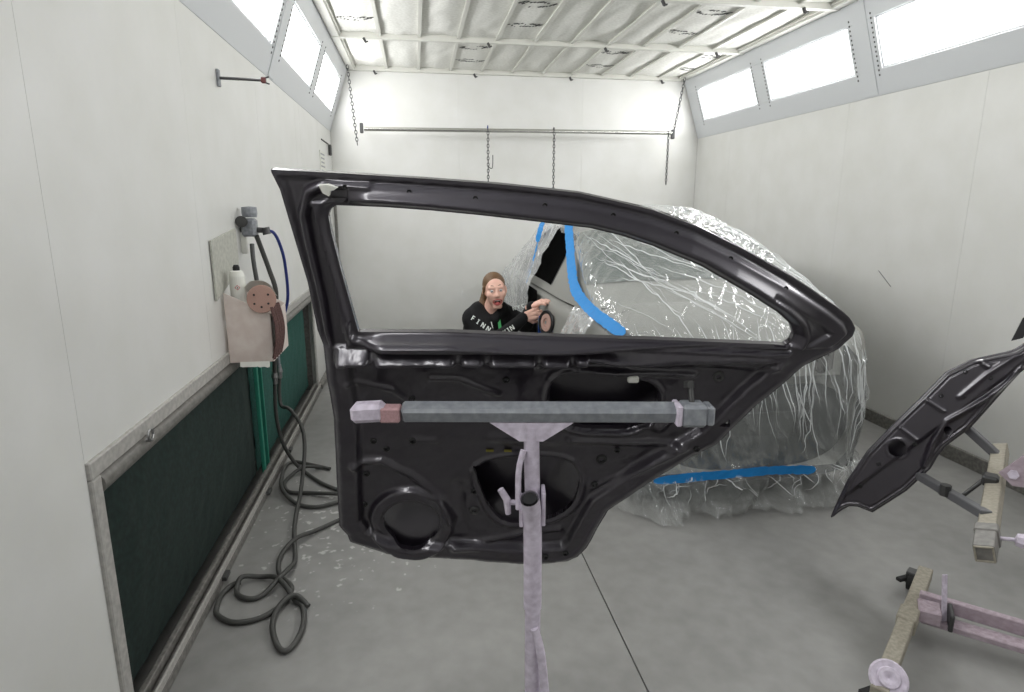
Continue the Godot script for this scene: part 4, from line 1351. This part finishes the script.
	# base, below the frame
	for a in [0.0, 2.1, 4.2]:
		st = new_st()
		bar(st, Vector3(0.01, 0.09, 0.01), Vector3(0.01 + 0.38 * sin(a), 0.075, 0.01 + 0.38 * cos(a)), 0.04, 0.04)
		obj("leg", st, M.beige, s)
		st = new_st()
		lathe(st, [Vector2(0, -0.014), Vector2(0.036, -0.014), Vector2(0.036, 0.014), Vector2(0, 0.014)], xf_axis(Vector3(0.01 + 0.36 * sin(a), 0.036, 0.01 + 0.36 * cos(a)), Vector3(cos(a), 0, -sin(a))), 18)
		obj("caster", st, M.rubber, s)

# ------------------------------------------------------------------ panel on the second stand at the right
func second_stand() -> void:
	var O := Vector3(2.011, 0.677, -2.089)
	var u := Vector3(0.7195, 0, 0.6945).normalized()
	var n := Vector3(-0.6854, 0.1614, 0.71).normalized()
	var B := Basis(n.cross(u).cross(n).normalized(), n.cross(u).normalized(), n).orthonormalized()
	var d := thing("car_body_panel", "dark charcoal stamped car panel leaning diagonally at the right edge", "car panel", O, B)
	var src := [[-0.301, -0.454], [-0.256, -0.279], [-0.201, -0.141], [-0.117, 0.001], [-0.034, 0.132], [0.026, 0.233], [0.1, 0.294], [0.166, 0.323], [0.22, 0.345], [0.246, 0.37], [0.335, 0.471], [0.395, 0.514], [0.397, 0.42], [0.327, 0.36], [0.256, 0.294], [0.217, 0.215], [0.156, 0.092], [0.123, 0.03], [0.081, -0.023], [0.045, -0.072], [0.019, -0.156], [-0.048, -0.265], [-0.154, -0.388], [-0.23, -0.375], [-0.275, -0.415]]
	var outer := PackedVector2Array()
	for q in src: outer.append(Vector2(q[0], q[1]))
	outer = round_poly(Geometry2D.offset_polygon(outer, 0.006)[0], 1)
	var hole := ellipse(Vector2(-0.097, -0.100), 0.032, 0.036)
	var sq := round_poly(PackedVector2Array([Vector2(0.041, 0.017), Vector2(0.062, 0.029), Vector2(0.082, 0.005), Vector2(0.063, -0.023)]), 1)
	var rid := PackedVector2Array([Vector2(0.002, -0.148), Vector2(0.017, -0.052), Vector2(0.05, 0.047), Vector2(0.113, 0.109), Vector2(0.175, 0.17), Vector2(0.257, 0.286)])
	var rid2 := PackedVector2Array([Vector2(0.079, 0.148), Vector2(0.155, 0.253), Vector2(0.248, 0.353), Vector2(0.339, 0.442)])
	var beads := [[Vector2(-0.022, 0.116), Vector2(0.036, 0.084)], [Vector2(-0.098, -0.011), Vector2(-0.038, -0.048)], [Vector2(0.12, 0.297), Vector2(0.15, 0.278)]]
	var hf := func(p: Vector2, so: float, hd: Array) -> float:
		var h := -0.018 * (1.0 - smoothstep(0.004, 0.014, so))
		h -= 0.006 * (1.0 - smoothstep(0.0, 0.005, absf(so - 0.022)))
		# the side right of the ridge lies lower
		var q := sd_line(rid, p)
		var right := (p - Vector2(0.05, 0.05)).dot(Vector2(0.78, -0.62))
		h += 0.008 * exp(-pow(q / 0.008, 2.0)) - 0.016 * smoothstep(-0.005, 0.012, right) * smoothstep(0.0, 0.02, q)
		# the tongue between the two ridges leans upwards
		var q3 := sd_line(rid2, p)
		if right < 0.0 and p.y > 0.10: h += 0.0
		var q2 := sd_line(rid2, p)
		h += 0.007 * exp(-pow(q2 / 0.008, 2.0))
		for b in beads:
			h += 0.013 * exp(-pow(sd_line(PackedVector2Array(b), p) / 0.006, 2.0))
		h += 0.003 * exp(-pow((hd[0] - 0.006) / 0.005, 2.0))
		return h
	obj("inner_panel", stamped(outer, [hole, sq], hf, 0.0045, 0.022), M.charcoal, d)
	obj("outer_skin", stamped(outer, [], func(p: Vector2, so: float, hd: Array) -> float: return -0.04 - 0.03 * smoothstep(0.0, 0.1, so), 0.014, 0.003), M.charcoal, d)
	for q in [Vector2(-0.155, -0.177), Vector2(-0.208, -0.286), Vector2(0.021, 0.144), Vector2(0.085, 0.249), Vector2(0.092, 0.151), Vector2(0.165, 0.238), Vector2(-0.042, -0.067)]:
		var st := new_st()
		lathe(st, [Vector2(0.009, -0.004), Vector2(0.009, 0.002), Vector2(0.007, 0.003), Vector2(0.004, -0.002), Vector2(0, -0.002)], xf_axis(Vector3(q.x, q.y, 0.001), Vector3.BACK), 12)
		obj("grommet", st, M.black, d)
	var hg := new_st()
	prism(hg, PackedVector2Array([Vector2(0.209, 0.386), Vector2(0.242, 0.401), Vector2(0.283, 0.547), Vector2(0.232, 0.475)]), -0.03, -0.012, Transform3D())
	obj("hinge_bracket", hg, M.black, d)
	# stand
	var near := Vector3(1.638, 0.543, -1.441)
	var far := Vector3(2.299, 0.60, -2.037)
	var s := thing("panel_stand", "beige and grey square-tube panel stand holding the diagonal panel at right", "stand", Vector3(1.95, 0, -1.75))
	var o := Vector3(1.95, 0, -1.75)
	near -= o; far -= o
	var ax := (far - near).normalized()
	var st := new_st()
	for k in 4:                    # open square tube: four walls
		var bb := along(ax, Vector3(-0.55, 0.8, 0.2))
		var dirs := [bb.x, -bb.x, bb.y, -bb.y]
		var w: Vector3 = dirs[k]
		bx(st, (near + far) * 0.5 + w * 0.0225, Vector3(0.05 if k > 1 else 0.005, 0.05 if k < 2 else 0.005, near.distance_to(far)), bb, 0.0015)
	obj("cross_bar", st, M.beige, s)
	st = new_st()
	bx(st, near + ax * 0.13, Vector3(0.062, 0.062, 0.05), along(ax, Vector3(-0.55, 0.8, 0.2)), 0.004)
	bx(st, near + ax * 0.07, Vector3(0.054, 0.054, 0.13), along(ax, Vector3(-0.55, 0.8, 0.2)), 0.003)
	var cl := obj("sliding_sleeve", st, M.frame_grey, s)
	cl.set_meta("label", "grey sliding sleeve")
	st = new_st()
	var kx := along(ax).x * -1.0
	tube(st, [near + ax * 0.13 + kx * 0.03, near + ax * 0.15 + kx * 0.075], 0.006, 8)
	lathe(st, [Vector2(0, -0.02), Vector2(0.02, -0.014), Vector2(0.024, 0.0), Vector2(0.02, 0.014), Vector2(0, 0.02)], xf_axis(near + ax * 0.15 + kx * 0.085, kx), 8)
	obj("star_knob", st, M.dusty, s)
	for q in [[Vector3(1.80, 0.575, -1.60), Vector3(2.024, 0.468, -2.142)], [Vector3(2.22, 0.60, -1.97), Vector3(2.14, 0.707, -2.087)]]:
		st = new_st()
		bar(st, q[0] - o, q[1] - o, 0.034, 0.03)
		obj("support_arm", st, M.arm_grey, s)
	st = new_st()
	lathe(st, [Vector2(0, -0.02), Vector2(0.018, -0.02), Vector2(0.018, 0.02), Vector2(0, 0.02)], xf_axis(Vector3(1.875, 0.545, -1.84) - o, Vector3(0, 1, 0)), 8)
	obj("arm_knob", st, M.dark_steel, s)
	st = new_st()
	tube(st, [Vector3(1.93, 0.50, -1.84) - o, Vector3(1.99, 0.60, -1.80) - o], 0.008, 8)
	obj("brace_rod", st, M.dark_steel, s)
	st = new_st()
	bx(st, Vector3(2.0, 0.60, -1.79) - o, Vector3(0.05, 0.04, 0.05), along(ax), 0.008)
	obj("pivot_block", st, M.dark_steel, s)
	st = new_st()
	prism(st, PackedVector2Array([Vector2(-0.0175, -0.014), Vector2(0.06, 0.088), Vector2(0.21, 0.16), Vector2(0.21, -0.035), Vector2(0.025, -0.05)]), -0.004, 0.004, Transform3D(B, Vector3(2.01, 0.654, -1.75) - o))
	obj("gusset_plate", st, M.dusty_pink, s)
	st = new_st()
	lathe(st, [Vector2(0, -0.006), Vector2(0.017, -0.006), Vector2(0.017, 0.008), Vector2(0, 0.008)], xf_axis(Vector3(2.022, 0.645, -1.73) - o, n), 6)
	obj("bolt", st, M.dusty, s)
	# column out of the frame and the base on the floor
	st = new_st()
	bar(st, Vector3(2.32, 0.12, -1.50) - o, Vector3(2.20, 0.68, -1.60) - o, 0.05, 0.05, Vector3.RIGHT)
	obj("column", st, M.dusty_pink, s)
	var a := Vector3(1.35, 0.095, -1.435) - o
	var b := Vector3(2.01, 0.095, -2.0) - o
	st = new_st()
	bar(st, a, b, 0.05, 0.05)
	obj("base_beam", st, M.beige, s)
	st = new_st()
	bx(st, a.lerp(b, 0.55) + Vector3(0, 0.0, 0), Vector3(0.062, 0.062, 0.09), along(b - a), 0.004)
	obj("beam_collar", st, M.beige, s)
	var c0 := Vector3(1.77, 0.105, -1.79) - o
	var c1 := Vector3(2.45, 0.105, -1.27) - o
	st = new_st()
	bar(st, c0 + Vector3(0.06, 0.012, -0.04), c1, 0.03, 0.05)
	bar(st, c0 + Vector3(0.03, -0.03, 0.01), c1 + Vector3(-0.03, -0.03, 0.045), 0.06, 0.022)
	obj("base_beam", st, M.dusty_pink, s)
	st = new_st()
	var cd := (c1 - c0).normalized()
	bx(st, c0 + cd * 0.05, Vector3(0.085, 0.05, 0.07), along(cd), 0.004)
	obj("joint_block", st, M.dusty_pink, s)
	st = new_st()
	bar(st, c0 + cd * 0.10 + Vector3(0, -0.03, 0), c0 + cd * 0.10 + Vector3(0.0, 0.15, -0.03), 0.006, 0.02, Vector3.RIGHT)
	obj("locking_pin", st, M.dusty, s)
	st = new_st()
	bx(st, c0 + cd * 0.115 + Vector3(0, 0.0, 0.0), Vector3(0.09, 0.065, 0.014), along(cd), 0.003)
	obj("end_plate", st, M.dark_steel, s)
	st = new_st()
	bx(st, c0 + cd * 0.52 + Vector3(-0.02, -0.02, 0.03), Vector3(0.08, 0.05, 0.05), along(cd), 0.004)
	obj("joint_block", st, M.dusty_pink, s)
	for q in [[Vector3(1.985, 0.042, -2.035), 0.9], [Vector3(1.41, 0.042, -1.50), 0.5], [Vector3(2.36, 0.042, -1.33), 0.2]]:
		st = new_st()
		lathe(st, [Vector2(0, -0.014), Vector2(0.030, -0.014), Vector2(0.042, -0.011), Vector2(0.042, 0.011), Vector2(0.030, 0.014), Vector2(0, 0.014)], xf_axis(q[0] - o, Vector3(cos(q[1]), 0, sin(q[1]))), 20)
		var ca := obj("caster", st, M.rubber, s)
		var fk := new_st()
		bx(fk, q[0] - o + Vector3(0, 0.035, 0), Vector3(0.036, 0.016, 0.05), Basis(Vector3.UP, -q[1]), 0.003)
		for e in [-1, 1]:
			bx(fk, q[0] - o + Vector3(0, 0.012, 0) + Vector3(cos(q[1]), 0, sin(q[1])) * e * 0.018, Vector3(0.004, 0.05, 0.03), Basis(Vector3.UP, -q[1]), 0.001)
		obj("fork", fk, M.dark_steel, ca)
		var pd := new_st()
		bx(pd, q[0] - o + Vector3(-0.035, 0.012, 0.0), Vector3(0.07, 0.016, 0.025), Basis(Vector3.UP, 0.2), 0.006)
		obj("brake_pedal", pd, M.rubber, ca)
	# hub wheel at the near end of the beam
	st = new_st()
	lathe(st, [Vector2(0, 0.0), Vector2(0.02, 0.012), Vector2(0.03, 0.012), Vector2(0.034, 0.004), Vector2(0.05, 0.006), Vector2(0.056, 0.0), Vector2(0.05, -0.012), Vector2(0, -0.012)], xf_axis(Vector3(1.395, 0.135, -1.455) - o, Vector3(-0.3, 0.75, 0.6)), 24)
	obj("end_cap", st, M.dusty, s)

# ------------------------------------------------------------------ things on the walls
func chain(st: SurfaceTool, a: Vector3, b: Vector3, pitch: float, r: float) -> void:
	var n := int(a.distance_to(b) / pitch)
	var d := (b - a).normalized()
	var x := d.cross(Vector3.BACK).normalized()
	var y := d.cross(x)
	for i in n:
		var c := a + d * (i + 0.5) * pitch
		var w := x if i % 2 else y
		var ring := []
		for k in 9:
			ring.append(c + d * cos(TAU * k / 8) * pitch * 0.66 + w * sin(TAU * k / 8) * pitch * 0.36)
		tube(st, ring, r, 5, false)

func wall_things() -> void:
	# hanging rail across the back
	var z := -6.95
	var r := thing("hanging_rail", "long shiny metal rail hung on chains in front of the back wall", "rail", Vector3(1.18, 2.33, z))
	var o := Vector3(1.18, 2.33, z)
	var st := new_st()
	tube(st, [Vector3(-0.50, 2.322, z) - o, Vector3(2.87, 2.345, z) - o], 0.022, 14)
	obj("rail_tube", st, mat(Color(0.8, 0.8, 0.78), 0.22, 0.9), r)
	for q in [[-0.575, 2.165, -0.64, 2.95], [2.86, 2.30, 2.97, 2.95]]:
		st = new_st()
		chain(st, Vector3(q[0], q[1], z) - o, Vector3(q[2], q[3], z) - o, 0.035, 0.0045)
		obj("chain", st, M.dark_steel, r)
		st = new_st()
		bx(st, Vector3(q[0] + 0.05 * (1 if q[0] < 0 else 0), 2.33, z) - o, Vector3(0.035, 0.10, 0.05), Basis(), 0.006)
		obj("end_bracket", st, M.dark_steel, r)
	var where := ["left of the middle with a hook", "near the middle", "at the right end of the rail"]
	var k := 0
	for q in [[0.787, 1.74, 2.36, M.blue_hose], [1.505, 1.62, 2.355, M.dark_steel], [2.80, 1.79, 2.34, M.dark_steel]]:
		var t := thing("hanging_chain", "thin dark chain hanging from the rail, " + where[k], "chain", Vector3(q[0], q[1], z + 0.03), Basis(), "chains on the rail")
		var c := new_st()
		chain(c, Vector3(0.0, 0, 0), Vector3(0.0, q[2] - q[1], 0), 0.032, 0.0042)
		obj("links", c, M.dark_steel, t)
		var hk := new_st()
		var top: float = q[2] - q[1]
		tube(hk, spline([Vector3(0.0, top - 0.02, 0.0), Vector3(0.0, top + 0.01, 0.0), Vector3(0, top + 0.02, -0.03), Vector3(0, top - 0.0, -0.06)], 4), 0.005, 6)
		obj("top_hook", hk, q[3], t)
		if k == 0:
			var h2 := new_st()
			tube(h2, spline([Vector3(0.0, 0.22, 0.0), Vector3(0.04, 0.20, 0.0), Vector3(0.05, 0.26, 0.0), Vector3(0.05, 0.34, 0)], 4), 0.005, 6)
			obj("side_hook", h2, M.dark_steel, t)
		k += 1
	# rod standing out of the left wall
	var h := thing("wall_rod", "thin metal rod with a red tip sticking out high on the left wall", "rod", Vector3(XL, 2.117, -3.22))
	st = new_st()
	bx(st, Vector3(0.006, 0, 0), Vector3(0.012, 0.075, 0.03), Basis(), 0.004)
	obj("wall_plate", st, M.dusty_grey, h)
	st = new_st()
	tube(st, [Vector3(0.01, 0, 0), Vector3(0.11, -0.002, 0), Vector3(0.195, -0.004, 0)], 0.0065, 8)
	obj("shaft", st, M.dark_steel, h)
	st = new_st()
	bx(st, Vector3(0.203, -0.004, 0), Vector3(0.022, 0.026, 0.022), Basis(), 0.004)
	obj("red_tip", st, mat(Color(0.35, 0.13, 0.12), 0.5), h)
	st = new_st()
	for s in [-1, 1]:
		tube(st, [Vector3(0.21, -0.004 + s * 0.010, 0), Vector3(0.228, -0.004 + s * 0.016, 0)], 0.004, 6)
	obj("prong", st, M.dark_steel, h)
	# notice and switch by the back corner
	var nt := thing("wall_notice", "tiny white printed notice on the left wall near the back corner", "notice", Vector3(XL, 1.93, -6.5))
	st = new_st()
	bx(st, Vector3(0.003, 0, 0), Vector3(0.006, 0.26, 0.32), Basis(), 0.001)
	obj("sheet", st, M.white_plastic, nt)
	for i in 6:
		st = new_st()
		bx(st, Vector3(0.0065, 0.10 - i * 0.038, 0.0), Vector3(0.001, 0.014, 0.26 - 0.03 * (i % 3)), Basis(), 0.0003)
		obj("text_line", st, M.dusty_grey, nt)
	var sw := box_obj("switch_box", Vector3(XL + 0.02, 2.11, -7.0), Vector3(0.03, 0.11, 0.05), M.dark_steel, null, Basis(), 0.008)
	tag(sw, "small dark switch box on the left wall above the notice", "switch")
	box_obj("conduit", Vector3(XL + 0.02, 0.95, -7.15), Vector3(0.03, 1.5, 0.03), M.frame_grey, null, Basis(), 0.01)
	tag(get_node("conduit"), "thin grey vertical conduit in the back left corner", "conduit")
	supply_box()

func supply_box() -> void:
	# sheet metal bin on the left wall
	var O := Vector3(XL, 0.84, -2.95)
	var b := thing("supply_bin", "dented grey sheet-metal bin on the left wall with a tall back plate", "bin", O)
	var D := 0.205      # how far it stands out
	var W := 0.34       # along the wall, away from the camera
	var st := new_st()
	# tall back plate
	prism(st, PackedVector2Array([Vector2(0.09, 0.30), Vector2(-0.30, 0.40), Vector2(-0.30, 0.60), Vector2(0.09, 0.56)]), 0.004, 0.012, Transform3D(Basis(Vector3(0, 0, 1), Vector3(0, 1, 0), Vector3(1, 0, 0)), Vector3.ZERO))
	obj("back_plate", st, grain(mat(Color(0.76, 0.76, 0.72), 0.5), Color(0.85, 0.85, 0.85), Color(1, 1, 1), 0.02, 3.0, 31), b)
	var bm := grain(mat(Color(0.87, 0.83, 0.80), 0.45, 0.0), Color(0.93, 0.90, 0.895), Color(1, 1, 1), 0.012, 2.0, 32)
	for z in [0.0, -W]:
		st = new_st()
		prism(st, PackedVector2Array([Vector2(0.015, 0), Vector2(D, 0.005), Vector2(D, 0.225), Vector2(0.12, 0.27), Vector2(0.013, 0.325)]), z - 0.003, z + 0.003, Transform3D())
		obj("side_sheet", st, bm, b)
	box_obj("front_sheet", Vector3(D, 0.11, -W / 2), Vector3(0.006, 0.22, W), bm, b)
	box_obj("bottom_sheet", Vector3(D / 2 + 0.008, 0.003, -W / 2), Vector3(D - 0.016, 0.006, W), bm, b)
	# torn paper at the foot
	st = new_st()
	grid(st, func(u: float, v: float) -> Vector3: return Vector3(0.06 + 0.13 * u, -0.02 * v - 0.035 * v * absf(noise.get_noise_1d(u * 9.0)) + 0.004, 0.006 + 0.01 * v), 12, 3)
	var pp := obj("paper_scrap", st, M.white_plastic, null)
	pp.position = O
	tag(pp, "torn white paper edge under the wall bin", "paper")
	# spray can
	var c := thing("spray_can", "white spray can with a black cap and red hazard mark in the bin", "spray can", O + Vector3(0.065, 0.23, -0.05))
	st = new_st()
	lathe(st, [Vector2(0, 0), Vector2(0.033, 0.0), Vector2(0.034, 0.005), Vector2(0.034, 0.165), Vector2(0.028, 0.185), Vector2(0.016, 0.19), Vector2(0, 0.19)], Transform3D(), 24)
	obj("can", st, M.white_plastic, c)
	st = new_st()
	lathe(st, [Vector2(0.015, 0.188), Vector2(0.015, 0.205), Vector2(0.010, 0.215), Vector2(0, 0.215)], Transform3D(), 16)
	obj("cap", st, M.black, c)
	for a in [[M.lips, 0.017, 0.0347], [M.white_plastic, 0.012, 0.0352]]:
		st = new_st()
		var f := Basis(Vector3.UP, 0.2)
		bx(st, f * Vector3(0, 0.115, a[2]), Vector3(a[1], a[1], 0.001), f * Basis(Vector3.BACK, PI / 4), 0.0003)
		obj("hazard_mark", st, a[0], c)
	st = new_st()
	bx(st, Basis(Vector3.UP, 0.2) * Vector3(0, 0.115, 0.0358), Vector3(0.003, 0.008, 0.001), Basis(Vector3.UP, 0.2), 0.0003)
	obj("hazard_sign", st, M.ink, c)
	# sanding disc leaning out of the bin
	st = new_st()
	lathe(st, [Vector2(0, -0.003), Vector2(0.062, -0.003), Vector2(0.064, 0.0), Vector2(0.062, 0.003), Vector2(0, 0.003)], xf_axis(Vector3.ZERO, Vector3(0.05, 0.12, 1)), 28)
	var dn := obj("sanding_disc", st, M.disc, null)
	dn.position = O + Vector3(0.178, 0.295, 0.012)
	tag(dn, "round brownish-pink sanding disc leaning at the front of the bin", "sanding disc")
	for q in [[Vector3(-0.03, 0.02, 0.004)], [Vector3(0.03, 0.02, 0.0)], [Vector3(0.0, -0.035, 0.008)], [Vector3(-0.03, -0.02, 0.008)], [Vector3(0.03, -0.02, 0.006)]]:
		var hh := new_st()
		lathe(hh, [Vector2(0.005, -0.001), Vector2(0.005, 0.001), Vector2(0, 0.001)], xf_axis(q[0] + Vector3(0, 0, 0.001), Vector3(0.05, 0.12, 1)), 10)
		obj("dust_hole", hh, M.black, dn)
	# second, dark worn disc behind and hanging strips
	st = new_st()
	grid(st, func(u: float, v: float) -> Vector3: return Vector3(0.215 + 0.012 * sin(u * 22.0) + 0.02 * sin(PI * v), 0.26 - 0.24 * v, 0.03 - 0.16 * u + 0.02 * v), 22, 10)
	var stp := obj("rag_strips", st, grain(mat(Color(0.55, 0.42, 0.40), 0.9), Color(0.3, 0.25, 0.25), Color(1, 1, 1), 0.05, 6.0, 33), null)
	stp.position = O
	tag(stp, "pink and brown pleated rag hanging over the front of the bin", "rag")
	st = new_st()
	grid(st, func(u: float, v: float) -> Vector3: return Vector3(0.10 + 0.12 * u, 0.345 - 0.06 * v + 0.035 * sin(u * PI) + 0.004 * sin(u * 9.0), -0.02 - 0.10 * v), 14, 6)
	var pa := obj("crumpled_paper", st, M.white_plastic, null)
	pa.position = O
	tag(pa, "crumpled cream paper behind the sanding disc in the bin", "paper")
	# air regulator on the wall above
	var g := thing("air_regulator", "grey air regulator and valve assembly on the left wall above the bin", "regulator", Vector3(XL, 1.45, -3.36))
	st = new_st()
	bx(st, Vector3(0.05, -0.01, 0), Vector3(0.07, 0.09, 0.07), Basis(), 0.012)
	obj("valve_body", st, M.dusty_grey, g)
	st = new_st()
	lathe(st, [Vector2(0, -0.02), Vector2(0.034, -0.02), Vector2(0.038, 0.0), Vector2(0.036, 0.03), Vector2(0, 0.035)], xf_axis(Vector3(0.055, 0.06, 0.0), Vector3.UP), 16)
	obj("knob", st, M.dusty_grey, g)
	st = new_st()
	lathe(st, [Vector2(0, -0.012), Vector2(0.026, -0.012), Vector2(0.028, 0.012), Vector2(0, 0.014)], xf_axis(Vector3(0.03, 0.02, 0.06), Vector3.BACK), 18)
	obj("gauge", st, M.dark_steel, g)
	st = new_st()
	tube(st, [Vector3(0.0, -0.02, -0.02), Vector3(0.13, -0.025, 0.0)], 0.014, 10)
	tube(st, [Vector3(0.125, -0.01, 0.0), Vector3(0.132, -0.045, 0.0)], 0.02, 10)
	obj("elbow", st, M.dark_steel, g)
	st = new_st()
	bx(st, Vector3(0.02, -0.09, 0.01), Vector3(0.03, 0.10, 0.02), Basis(), 0.004)
	obj("bracket", st, M.white_metal, g)

func hoses() -> void:
	var P := func(a: Array) -> Array:
		var out := []
		for q in a: out.append(Vector3(q[0], q[1], q[2]))
		return out
	var add := func(called: String, label: String, cat: String, pts: Array, r: float, m: Material, grp: String) -> void:
		var st := new_st()
		tube(st, spline(pts, 6), r, 10)
		var o := obj(called, st, m, null)
		tag(o, label, cat, grp)
	add.call("air_hose", "grey air hose curling in loops on the floor near the filter frame", "hose", P.call([[-0.80, 0.60, -3.62], [-0.81, 0.50, -3.62], [-0.80, 0.42, -3.60], [-0.745, 0.413, -3.55], [-0.682, 0.337, -3.5], [-0.658, 0.247, -3.45], [-0.653, 0.145, -3.35], [-0.655, 0.05, -3.23], [-0.654, 0.014, -3.12], [-0.634, 0.013, -2.923], [-0.606, 0.013, -2.768], [-0.575, 0.014, -2.602], [-0.582, 0.03, -2.517], [-0.607, 0.036, -2.44], [-0.652, 0.014, -2.37], [-0.695, 0.013, -2.343], [-0.748, 0.013, -2.37], [-0.773, 0.013, -2.422], [-0.762, 0.036, -2.469], [-0.696, 0.014, -2.496], [-0.627, 0.03, -2.457], [-0.566, 0.036, -2.371], [-0.524, 0.014, -2.311], [-0.485, 0.014, -2.26], [-0.465, 0.013, -2.166], [-0.47, 0.013, -2.071], [-0.498, 0.013, -2.012], [-0.534, 0.013, -2.043], [-0.574, 0.013, -2.147], [-0.581, 0.016, -2.237], [-0.551, 0.034, -2.292], [-0.511, 0.036, -2.303], [-0.463, 0.016, -2.257]]), 0.0105, M.hose, "air hoses")
	add.call("air_hose", "grey air hose making a wide flat loop that runs under the hanging door", "hose", P.call([[-0.30, 0.012, -3.03], [-0.378, 0.012, -2.999], [-0.436, 0.012, -2.945], [-0.521, 0.012, -2.868], [-0.594, 0.030, -2.775], [-0.638, 0.013, -2.702], [-0.643, 0.012, -2.596], [-0.614, 0.012, -2.491], [-0.57, 0.012, -2.434], [-0.55, 0.012, -2.389], [-0.556, 0.012, -2.316], [-0.598, 0.012, -2.246], [-0.655, 0.012, -2.206], [-0.732, 0.012, -2.205], [-0.80, 0.012, -2.258], [-0.82, 0.012, -2.325], [-0.82, 0.012, -2.398], [-0.799, 0.012, -2.453], [-0.77, 0.012, -2.47]]), 0.0105, M.hose, "air hoses")
	add.call("air_hose", "grey air hose dropping from the wall into a coil on the floor", "hose", P.call([[-0.80, 0.62, -3.50], [-0.815, 0.40, -3.52], [-0.80, 0.22, -3.55], [-0.76, 0.08, -3.60], [-0.703, 0.014, -3.591], [-0.573, 0.012, -3.407], [-0.432, 0.012, -3.271], [-0.38, 0.014, -3.24], [-0.428, 0.03, -3.215], [-0.482, 0.03, -3.22], [-0.609, 0.013, -3.284], [-0.731, 0.013, -3.314], [-0.779, 0.013, -3.425], [-0.765, 0.013, -3.529], [-0.70, 0.034, -3.60], [-0.60, 0.014, -3.63]]), 0.0105, M.hose, "air hoses")
	add.call("air_hose", "grey air hose lying in the outermost coil behind the hanging door", "hose", P.call([[-0.32, 0.012, -3.16], [-0.396, 0.012, -3.16], [-0.462, 0.012, -3.15], [-0.559, 0.012, -3.115], [-0.672, 0.014, -3.17], [-0.769, 0.03, -3.32], [-0.815, 0.013, -3.54], [-0.82, 0.013, -3.687], [-0.79, 0.013, -3.74], [-0.723, 0.013, -3.713], [-0.552, 0.013, -3.60]]), 0.0105, M.hose, "air hoses")
	add.call("drop_hose", "thin blue hose bending down the wall from the regulator", "hose", P.call([[-0.75, 1.42, -3.36], [-0.72, 1.415, -3.37], [-0.70, 1.36, -3.40], [-0.69, 1.25, -3.45], [-0.70, 1.05, -3.50], [-0.76, 0.90, -3.55]]), 0.008, M.blue_hose, "")
	add.call("drop_hose", "thick dark hose running from the regulator down behind the bin", "hose", P.call([[-0.80, 1.40, -3.36], [-0.785, 1.33, -3.38], [-0.76, 1.22, -3.40], [-0.74, 1.10, -3.42], [-0.77, 0.92, -3.46], [-0.80, 0.62, -3.50]]), 0.012, M.hose, "")
	add.call("drop_hose", "straight grey hose hanging below the bin to a coupling", "hose", P.call([[-0.76, 0.90, -3.55], [-0.79, 0.78, -3.59], [-0.80, 0.60, -3.62]]), 0.009, M.dusty_grey, "")
	add.call("drop_hose", "short dark hose stub above the spray can", "hose", P.call([[-0.815, 1.36, -3.32], [-0.81, 1.28, -3.30], [-0.80, 1.18, -3.29]]), 0.011, M.dark_steel, "")
	for q in [[-0.80, 0.62, -3.62, "upper brass-grey coupling joining the hoses below the bin"], [-0.80, 0.62, -3.50, "metal coupling on the dark hose beside the filter post"]]:
		var st := new_st()
		lathe(st, [Vector2(0, -0.04), Vector2(0.014, -0.04), Vector2(0.016, -0.01), Vector2(0.020, 0.0), Vector2(0.016, 0.02), Vector2(0.013, 0.04), Vector2(0, 0.04)], Transform3D(Basis(), Vector3.ZERO), 12)
		var o := obj("hose_coupling", st, M.steel, null)
		o.position = Vector3(q[0], q[1], q[2])
		tag(o, q[3], "coupling", "hose couplings")
